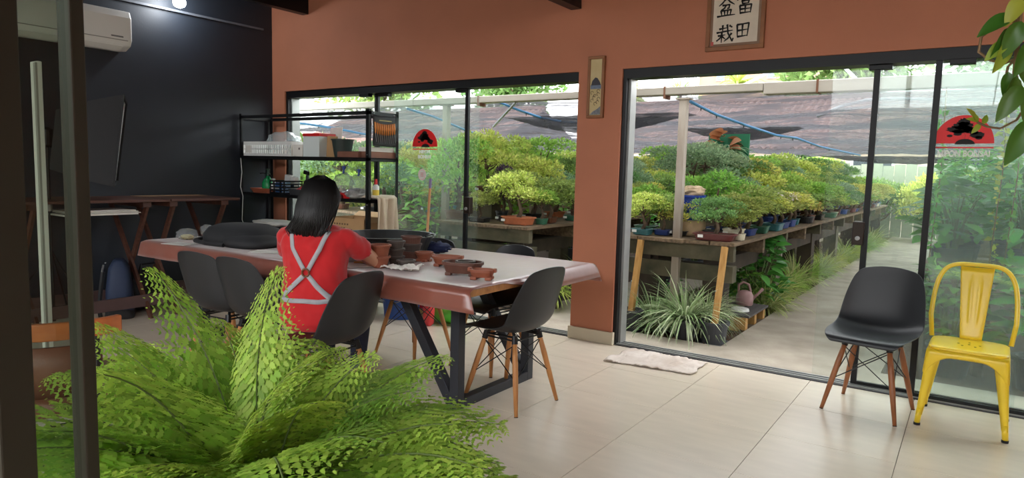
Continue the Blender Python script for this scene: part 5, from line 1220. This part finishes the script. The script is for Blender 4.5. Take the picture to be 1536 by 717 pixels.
row(B1, 'edge row', .29, 3.0, 13.8, .36, .8, (.32, .46), (.46, .60), ['blue', 'green', 'cream', 'dark red', 'black', 'teal', 'blue'], [4, 4, 2, 2, 1, 1], 'edge row of the path bench')
row(B1, 'second row', -.02, 3.42, 13.8, .42, .8, (.42, .60), (.55, .75), ['blue', 'brown', 'black', 'green'], [5, 4, 2, 2, 1, 1], 'second row of the path bench')
row(B1, 'raised row', -.46, 3.9, 13.5, .50, 1.06, (.42, .66), (.65, .9), ['brown', 'black', 'teal'], [3, 3, 3, 3, 1, 2], 'raised row of the path bench')
row(B2, 'edge row', -1.72, 3.15, 12.8, .44, .8, (.36, .52), (.42, .6), ['teal', 'blue', 'brown', 'green'], [3, 2, 3, 3, 2, 1], 'edge row of the left bench')
row(B2, 'second row', -2.10, 2.95, 12.8, .55, .8, (.5, .75), (.5, .7), ['brown', 'black', 'terracotta'], [3, 3, 2, 3, 2, 1], 'second row of the left bench')
row(B2, 'raised row', -2.53, 3.1, 12.4, .60, 1.08, (.5, .75), (.6, .85), ['brown', 'black'], [4, 4, 2, 2, 1, 1], 'raised row of the left bench')
row(B3, 'edge row', -3.82, 3.1, 11.8, .5, .78, (.5, .75), (.6, .8), ['brown', 'black', 'teal'], [4, 4, 2, 2, 1, 1], 'edge row of the far bench')
row(B3, 'second row', -4.3, 3.1, 11.8, .6, .78, (.7, 1.0), (.7, .95), ['brown', 'black'], [4, 4, 2, 2, 1, 1], 'second row of the far bench')
row(B3, 'back row', -4.9, 3.1, 11.8, .7, .78, (.8, 1.1), (.8, 1.0), ['brown', 'black'], [4, 4, 2, 2, 1, 1], 'back row of the far bench')
# single notable ones
bonsai(.22, 2.66, .8, .34, .42, 'dark green', 1, 'dark red', .34, .20, .06, 'dark leaved bonsai in a wide dark red tray at the near bench corner', .1, False, 'bonsai at the near bench corner', True)
bonsai(.37, 2.84, .8, .24, .26, 'olive green', 2, 'cream', .10, .11, .06, 'small bonsai in a white and blue pot right of the dark red tray', 0, True, 'bonsai at the near bench corner')
bonsai(-.44, 2.66, .8, .36, .42, 'yellow-green', 0, 'teal', .17, .13, .055, 'bright bonsai in a teal rectangular pot left of the pale column', .0, False, 'bonsai at the near bench corner', True)
bonsai(-.30, 2.78, .8, .34, .36, 'olive green', 1, 'blue', .14, .12, .05, 'olive bonsai in a navy pot directly left of the pale column', .1, False, 'bonsai at the near bench corner')
bonsai(-.19, 2.88, .8, .30, .34, 'yellow-green', 2, 'black', .19, .15, .045, 'low yellow-green bonsai in a black tray beside the pale column', .1, False, 'bonsai at the near bench corner', True)
bonsai(-.55, 3.0, .8, .42, .46, 'bright green', 2, 'green', .2, .16, .06, 'bright green bonsai behind the teal potted bonsai by the door jamb', .1, False, 'bonsai at the near bench corner')
bonsai(.12, 2.98, .8, .32, .42, 'grey-green', 0, 'black', .2, .16, .06, 'grey-green bonsai right of the pale column below the blue pot', .1, False, 'bonsai at the near bench corner')
bonsai(-1.80, 2.68, .8, .50, .52, 'yellow-green', 1, 'terracotta', .36, .24, .08, 'pale yellow bonsai in a wide terracotta oval pot in the left opening', .1, True, 'bonsai at the near left bench corner', True)
bonsai(-2.25, 2.62, .8, .30, .34, 'olive green', 2, 'black', .22, .16, .05, 'sparse bonsai in a black tray left of the terracotta oval pot', .1, False, 'bonsai at the near left bench corner')
bonsai(-1.66, 2.90, .8, .32, .3, 'bright green', 0, 'green', .13, .13, .06, 'leaning bright green bonsai in a small round green pot', .1, True, 'bonsai at the near left bench corner')
bonsai(-2.25, 3.05, .8, .55, .36, 'purple', 0, 'black', .16, .16, .1, 'purple leaved bonsai behind the pale yellow bonsai', .1, True, 'bonsai at the near left bench corner')
bonsai(-2.62, 2.72, .8, .85, .62, 'bright green', 1, 'brown', .3, .24, .1, 'tall bright green bonsai with dark trunk behind the sliding glass edge', .1, True, 'bonsai at the near left bench corner')
# blue pot on a stone block
sb_ = thing('stone_block', 'rough tan stone block under the square blue pot', 'block', (-.12, 2.98, .8), .2); MB().ell([(0, 0, 0, .12, .11), (0, 0, .02, .135, .12), (.01, 0, .12, .13, .115), (0, 0, .14, .11, .10)], 16, 4).build('block', mat('tan_stone', (176, 150, 118), .9, var=.2, bump=.5, bscale=30), sb_, smooth=True)
bp_ = thing('glazed_pot', 'square cobalt blue glazed pot with white dots on a stone block', 'pot', (-.12, 2.98, .941), .25); mblu = mat('cobalt_glaze', (34, 62, 150), .2)
MB().ell([(0, 0, 0, .10, .10), (0, 0, .02, .105, .105), (0, 0, .20, .125, .125), (0, 0, .205, .135, .135), (0, 0, .225, .135, .135), (0, 0, .225, .115, .115), (0, 0, .19, .11, .11)], 28, 7).build('body', mblu, bp_)
for k in range(6): MB().sphere((-.05+.028*(k % 3), -.118, .14+.035*(k//3)), (.009, .004, .012), 8, 6).build('white_dot', m_white, bp_)
MB().lathe([(.11, .19), (.08, .21), (.02, .22)], 16).build('gravel', mat('gravel', (190, 178, 160), .9, var=.3, scale=60), bp_, smooth=True)
tag(blob((.2, .12, .1), .4, 3, 88, crease=.7).build('driftwood', mat('pale_driftwood', (200, 176, 146), .9, var=.25, scale=12), smooth=True, loc=(-.09, 2.95, 1.15)), 'pale twisted driftwood lying on the blue pot', 'driftwood')
# staghorn fern on a green board
sg = thing('staghorn_fern', 'staghorn fern mounted on a green board above the bench', 'fern', (-.48, 5.0, 1.06)); sg.scale = (1.25, 1.25, 1.25)
MB().bb(-.15, .23, .02, .045, .30, .62).build('board', mat('green_board', (36, 120, 84), .6), sg); MB().bb(-.02, .02, .02, .06, 0, .31).build('board_stake', m_dwood, sg)
link('hanging_fronds', blades(60, .36, .03, np.random.default_rng(4), LM['grey-green'], 'blades', 1, .6), sg, (0, -.06, .42)); link('shield_fronds', shrubmesh(14, .12, .2, .16, .12, np.random.default_rng(3), leafmat('leaf_rust', (188, 128, 84), (150, 110, 70)), 'shield'), sg, (.02, -.05, .42))
MB().sphere((-.12, -.03, .5), (.06, .05, .06), 12, 8).build('coir_ball', mat('coir', (176, 120, 84), .9, var=.2), sg, smooth=True)
# white blossoms
for k, (px, py, y) in enumerate(((1164, 297, 4.0), (1181, 299, 4.3), (1191, 298, 4.5))):
    q = at_y(px, py, y); t = thing('white_flower', ['leftmost', 'middle', 'rightmost'][k]+' white azalea bloom among the path bench bonsai', 'flower', tuple(q)); link('petals', cloud([(0, 0, 0, .045, .045, .035)], 40, .035, np.random.default_rng(k), 'petals', mat('petal_white', (240, 226, 226), .6), asp=.9), t); MB().tube([(0, 0, 0), (0, 0, -.15)], .003, 5).build('stem', m_stem, t)

# ------------------------------------------------------------------ low plants
R6 = random.Random(5)
def grass(x, y, k, sc, label, pot=None, z=-.03, group=None):
    t = thing('liriope', label, 'plant', (x, y, z), R6.uniform(0, 6), group); z0 = 0
    if pot:
        MB().lathe([(.09, 0), (.12, .15), (.13, .15), (.13, .17), (.11, .17), (.1, .14), (.01, .14)], 20).build('pot', m_bucket, t); z0 = .14
    link('leaf_blades', BL[k], t, (0, 0, z0), None, sc); MB().lathe([(.05*sc, z0-.01), (.04*sc, z0+.06), (.01, z0+.1)], 8).build('crown', m_stem, t); return t
grass(-.24, 2.54, 0, .84, 'silvery variegated grass plant left of the pale column', None); grass(.07, 2.44, 0, .84, 'large white striped grass plant in a black pot between the two buckets', True)
grass(.19, 2.62, 0, .66, 'white striped grass plant under the front edge of the bench', True); grass(-.50, 2.62, 1, .6, 'narrow green striped grass behind the bucket near the pillar')
grass(.10, 2.88, 0, .66, 'white striped grass plant deep under the bench behind the column', True); grass(-.1, 2.85, 1, .8, 'green striped grass plant at the foot of the pale column')
grass(-1.42, 2.75, 2, 1.0, 'spider plant in a pot below the left bench beside the pillar', True, z=-.012); grass(-1.45, 3.5, 2, .9, 'second spider plant along the left bench', True, z=-.012)
for i in range(26):
    y = 4.15+.36*i; x = .22+R6.uniform(-.08, .10); grass(x, y, 2 if i % 3 else 1, R6.uniform(.75, 1.0), '%s pale green grass tuft beside the path under the bench' % ORD[i], group='grass tufts along the path')
def shrub(x, y, z, k, sx, sz, label, pot=None, group=None):
    t = thing('leafy_shrub', label, 'shrub', (x, y, z), R6.uniform(0, 6), group); z0 = 0
    if pot: MB().lathe([(.11, 0), (.14, .2), (.155, .2), (.155, .225), (.13, .225), (.12, .19), (.01, .19)], 20).build('pot', m_bucket, t); z0 = .19
    link('stems', STM[k % 2], t, (0, 0, z0), None, (sx, sx, sz)); link('foliage', SHR[k], t, (0, 0, z0), None, (sx, sx, sz)); return t
shrub(.20, 4.15, -.03, 0, .95, .92, 'broad glossy leaved shrub growing beside the path below the bench'); shrub(.12, 3.98, -.03, 3, .7, .42, 'low fresh green bush behind the wooden crate'); shrub(.0, 5.0, -.03, 1, .8, .75, 'light green leafy shrub under the path bench')
shrub(-.45, 3.2, -.03, 3, .7, .45, 'low weeds under the path bench behind the pale column')
for i, (x, y, s_) in enumerate(((-1.0, 4.5, .9), (-1.1, 6.0, 1.), (-.95, 8, 1.1), (-3.1, 2.9, 1.2), (-3.2, 4.5, 1.3), (-3.1, 6, 1.3))): shrub(x, y, -.03, 3 if i % 2 else 1, s_, s_, '%s leafy shrub in the aisles between the benches' % ORD[i], True, 'shrubs in the aisles')
# crate, kettle, lid
cr2 = thing('wooden_crate', 'low wooden pallet crate at the edge of the garden path', 'crate', (.30, 3.35, -.03))
for y in (-.30, .0, .30): MB().bb(-.02, .12, y-.035, y+.035, 0, .13).build('block', m_post, cr2)
for x in (-.14, -.05, .04, .11): MB().bb(x-.038, x+.038, -.34, .34, .13, .148).build('slat', mat('dark_slat', (78, 74, 72), .8), cr2)
MB().bb(.07, .125, -.34, .34, -.0, .018).build('slat', m_plank, cr2)
wc = thing('watering_can', 'pinkish grey plastic watering can with arched handle on the crate', 'watering can', (.26, 3.54, .1185), .3); m_can = mat('faded_pink_plastic', (170, 132, 130), .5)
MB().lathe([(.07, 0), (.078, .01), (.08, .09), (.06, .13), (.03, .14)], 24).build('body', m_can, wc, smooth=True); MB().tube([(-.06, 0, .11), (-.06, 0, .19), (-.02, 0, .22), (.03, 0, .20), (.06, 0, .10)], .011, 8).build('handle', m_can, wc, smooth=True); MB().tube([(.06, 0, .05), (.12, 0, .12), (.16, 0, .17)], [.016, .012, .016], 10).build('spout', m_can, wc, smooth=True)
ld = thing('plastic_lid', 'round white plastic lid lying on the pallet crate', 'dish', (.31, 3.22, .1185)); MB().lathe([(.075, 0), (.08, .004), (.078, .022), (.07, .026), (.01, .026)], 28).build('disc', m_white, ld); MB().lathe([(.081, .001), (.083, .005), (.081, .009)], 28, cap=False).build('rim', m_white, ld)  # white lid resting on the crate slats
tag(blob((.14, .14, .16), .1, 2, 90).build('green_jug', mat('pale_green_jug', (120, 176, 110), .5), smooth=True, loc=(.17, 3.05, -.03)), 'pale green rounded jug half hidden by the striped grass', 'jug')

# right hand side behind the glass panels
def slat_table(x0, x1, y0, y1, z, label):
    t = thing('slatted_bench', label, 'bench', ((x0+x1)/2, y0, -.03)); hw = (x1-x0)/2; k = 0
    while k*.12 < y1-y0: MB().bb(-hw, hw, k*.12, k*.12+.085, z, z+.025).build('slat', m_plank, t); k += 1
    for sx in (-1, 1):
        MB().bb(sx*(hw-.12)-.03, sx*(hw-.12)+.03, 0, y1-y0, z-.07, z).build('rail', m_beamd, t)
        for y in (.1, y1-y0-.1): MB().bb(sx*(hw-.12)-.035, sx*(hw-.12)+.035, y-.035, y+.035, 0, z-.07).build('leg', m_beamd, t)
slat_table(1.68, 3.6, 3.0, 4.9, .62, 'slatted timber bench of leafy plants behind the right glass doors')
slat_table(1.72, 3.6, 5.3, 8.5, .62, 'second slatted timber bench further along the path')
R7 = random.Random(9); i = 0
for y in (3.15, 3.6, 4.1, 4.6):
    for x in (1.9, 2.35, 2.8, 3.3):
        shrub(x+R7.uniform(-.06, .06), y, .62, R7.choice([0, 1, 2, 3, 1]), R7.uniform(.7, .95), R7.uniform(.55, .85)*(1.15 if x > 2.5 else 1), 'leafy potted plant, %s of those on the near slatted bench' % ORD[i], True, 'plants on the near slatted bench'); i += 1
i = 0
for y in (5.6, 6.3, 7.0, 7.8):
    for x in (1.95, 2.5, 3.1): shrub(x, y, .62, R7.choice([1, 3, 3]), R7.uniform(.8, 1.1), R7.uniform(.7, 1.0), 'leafy potted plant, %s of those on the second slatted bench' % ORD[i], True, 'plants on the second slatted bench'); i += 1
for i, (x, y) in enumerate(((1.95, 2.65), (2.45, 2.6), (2.9, 2.7))): shrub(x, y, -.03, 2 if i == 1 else 0, .8, .7, '%s shrub on the ground before the slatted bench' % ['left', 'middle', 'right'][i], True, 'shrubs before the slatted bench')
ff = thing('tree_fern', 'young fern with flat fronds in front of the slatted bench', 'fern', (2.12, 2.75, .62)); MB().tube([(0, 0, -.65), (.02, .0, -.3), (0, 0, .0)], [.04, .035, .03], 8).build('trunk', m_bark, ff)
for k in range(9): frond(k*.72+.3, .25+.05*(k % 3), .85, k % 5, z=0, parent=ff)
tr3 = thing('green_stake', 'upright green mossy stake among the plants behind the glass', 'stake', (2.62, 3.05, -.03)); MB().tube([(0, 0, 0), (.01, 0, 1.0), (0, .01, 1.9)], [.045, .04, .035], 10).build('stake', mat('moss_green', (74, 104, 52), .9, var=.3, bump=.4), tr3, smooth=True); link('creeper_leaves', cloud([(0, 0, 1.2, .09, .09, .6)], 50, .09, np.random.default_rng(8), 'creeper', m_shrub), tr3)
for k, px in enumerate((1497, 1405, 1520)):
    q = at_y(px, 300, 2.63); t = thing('trailing_string_plant', ['string of round pale leaves hanging behind the right glass', 'thin trailing vine hanging behind the decal glass', 'second leafy string hanging at the right edge'][k], 'vine', (q[0], 2.63, 2.0)); MB().tube([(0, 0, 0), (.01, 0, -.6), (-.02, .01, -1.3)], .004, 5).build('vine_stem', m_bstem, t)
    rr_ = np.random.default_rng(k); zz = -np.linspace(.15, 1.3, 70); V, F = leaves(np.column_stack([.012*np.sin(zz*9), .01*np.cos(zz*7), zz]), .04 if k == 0 else .05, rr_, None, -.2, .8); link('leaves', npmesh('leaves', V, F, m_pothos_y if k == 0 else m_shrub_l), t)

# ------------------------------------------------------------------ backdrop
m_fence = mat('pale_green_boards', (134, 140, 122), .8, var=.08)
fe = thing('board_fence', 'pale green vertical board fence at the end of the nursery', 'fence', (0, 15.6, -.03)); bm_ = MB().bb(-.115, .115, -.012, .012, 0, 1.75).mesh('fence_board', m_fence)
for k in range(62): link('fence_board', bm_, fe, (-6+.24*k, .014*(k % 2), .03*math.sin(k*2.1)))
MB().bb(-6.1, 9, .03, .06, .4, .48).build('fence_rail', m_fence, fe); MB().bb(-6.1, 9, .03, .06, 1.4, 1.48).build('fence_rail', m_fence, fe)
R8 = random.Random(31); i = 0
for x in np.arange(-8, 7, 1.15):
    k = R8.choice(['bright green', 'yellow-green', 'olive green', 'dark green']); h = R8.uniform(1.5, 2.1); t = thing('hedge_tree', '%s bushy tree, %s from the left along the back fence' % (k, 'first' if i == 0 else ORD[i]), 'tree', (x+R8.uniform(-.2, .2), 14.7+R8.uniform(-.3, .3), -.03), R8.uniform(0, 6), 'bushes along the back fence'); fm, tm = fol(k, i % 3)
    link('trunk', tm, t, (0, 0, 0), None, (1.3, 1.3, h)); link('foliage', fm, t, (0, 0, 0), None, (1.15, 1.15, h)); link('foliage', fm, t, (0, 0, .1), (0, 0, 2), (1.05, 1.05, h*.85)); i += 1
for i, y in enumerate((2.9, 3.7, 4.7, 5.8, 7.2, 8.8)):
    k = kinds[i % 4]; t = thing('hedge_tree', '%s bushy tree, %s from the house along the far left side' % (k, ORD[i]), 'tree', (-6.0+.15*(i % 2), y, -.03), i, 'bushes along the far left side'); fm, tm = fol(k, i % 3); h = 1.9
    link('trunk', tm, t, (0, 0, 0), None, (1.2, 1.2, h)); link('foliage', fm, t, (0, 0, 0), None, (1.15, 1.15, h)); link('foliage', fm, t, (0, 0, .1), (0, 0, 2), (1.05, 1.05, h*.85))
def tree(label, x, y, h, r, kind, n, ls, sd):
    t = thing('tree', label, 'tree', (x, y, -.2)); rr = np.random.default_rng(sd); pads = []
    for k in range(14): a = k*2.4; q = r*.62*math.sqrt((k+.5)/14); pads.append((q*math.cos(a), q*math.sin(a), h*.72+h*.2*rr.uniform(-1, .9), r*.45, r*.45, h*.14))
    link('crown', cloud(pads, n, ls, rr, 'crown', LM[kind]), t); mb = MB(); mb.tube([(0, 0, 0), (.1, 0, h*.3), (0, .1, h*.7)], [h*.03, h*.024, h*.012], 8)
    for x_, y_, z_, *_ in pads[::2]: mb.tube([(0, 0, h*.4), (x_*.5, y_*.5, (h*.4+z_)/2), (x_, y_, z_)], [h*.012, h*.008, h*.003], 5)
    mb.build('trunk', m_bark, t, smooth=True)
tree('large bright green tree crown above the net right of the apartment', -3.4, 34, 9.6, 3.4, 'dark green', 5000, .36, 1); tree('green tree right of the large crown behind the glass', 3.4, 34, 9.6, 3.4, 'dark green', 4000, .36, 2)
tree('light green tree above the net in the left opening', -21, 31, 9.2, 3.2, 'dark green', 3600, .34, 3); tree('olive tree above the left glass door', -25, 24, 7.6, 3.4, 'olive green', 3600, .32, 4); tree('tall olive tree left of the apartment', -17.0, 37, 9.4, 1.6, 'bright green', 2000, .3, 5)
# house with red tiled roof seen through the net
m_roof = mat('terracotta_roof', (112, 84, 76), .8, rgb2=(88, 68, 62), scale=3); m_hwall = mat('cream_render', (222, 204, 184), .9)
def house(label, x0, x1, y0, y1, ze, zr):
    t = thing('house', label, 'house', ((x0+x1)/2, (y0+y1)/2, -.2)); hx, hy = (x1-x0)/2, (y1-y0)/2
    MB().bb(-hx, hx, -hy, hy, 0, ze+.2).build('walls', m_hwall, t)
    for s_ in (-1, 1):
        n_ = int((x1-x0)/.11); MB().grid(lambda u, v: (-hx-.3+(2*hx+.6)*u, s_*(hy+.5)*(1-v), ze+.1+(zr-ze)*v+.045*math.cos(u*n_*PI)), n_*2, 8).build('roof_slope', m_roof, t, solid=.05)
    MB().tube([(-hx-.3, 0, zr+.12), (hx+.3, 0, zr+.12)], .12, 8).build('roof_ridge', m_roof, t)
    for k in range(int((x1-x0)/2.5)):
        f = MB().bb(-hx+1+k*2.5, -hx+2.1+k*2.5, -hy-.03, -hy+.01, 1.0, 2.2).build('window', m_white, t); MB().bb(-hx+1.07+k*2.5, -hx+2.03+k*2.5, -hy-.04, -hy-.028, 1.07, 2.13).build('pane', mat('dark_window', (60, 70, 78), .15), f)
house('low house with red tiled roof seen through the net above the path', -9.5, 9.5, 18.5, 25.5, 2.3, 4.1); house('low house with red tiled roof beyond the left bench', -20, -11, 14.5, 20.5, 2.1, 3.6)
ab = thing('apartment_building', 'beige apartment building with dark windows above the net', 'building', (-15.5, 58, -.2)); m_beige = mat('beige_render', (150, 126, 106), .9)
MB().bb(-3.9, 9, 0, 12, 0, 15.5).build('walls', m_beige, ab); MB().bb(-4.1, 9.2, -.3, 0, 9.1, 9.45).build('cornice', mat('pale_cornice', (160, 142, 124), .9), ab)
for k, x in enumerate((-2.35, -1.25, 2.0, 4.4)):
    for z in (5.8, 9.9, 13.1): f = MB().bb(x, x+.75, -.08, .05, z, z+1.7).build('window', m_alu, ab); MB().bb(x+.07, x+.68, -.12, -.07, z+.07, z+1.63).build('pane', mat('blue_window', (92, 104, 122), .15), f)
MB().bb(-5.3, -3.9, -.2, 2, 9.2, 9.4).build('balcony', m_beige, ab); br_ = MB()
for k in range(7): br_.bb(-5.3+k*.23, -5.26+k*.23, -.2, -.16, 9.4, 10.6)
br_.bb(-5.3, -3.9, -.2, -.15, 10.55, 10.63); br_.build('railing', m_bmetal, ab)
pt = thing('palm', 'small palm in front of the beige apartment building', 'palm', (-13.6, 50, -.2)); MB().tube([(0, 0, 0), (.2, 0, 5), (0, 0, 8.6)], [.2, .16, .14], 8).build('trunk', m_bark, pt); link('fronds', blades(46, 2.6, .22, np.random.default_rng(2), LM['bright green'], 'fronds', 1, 1), pt, (0, 0, 8.5))
pt2 = copy_tree(pt, loc=(-19.6, 54, -.3), label='second small palm by the balcony left of the apartment')
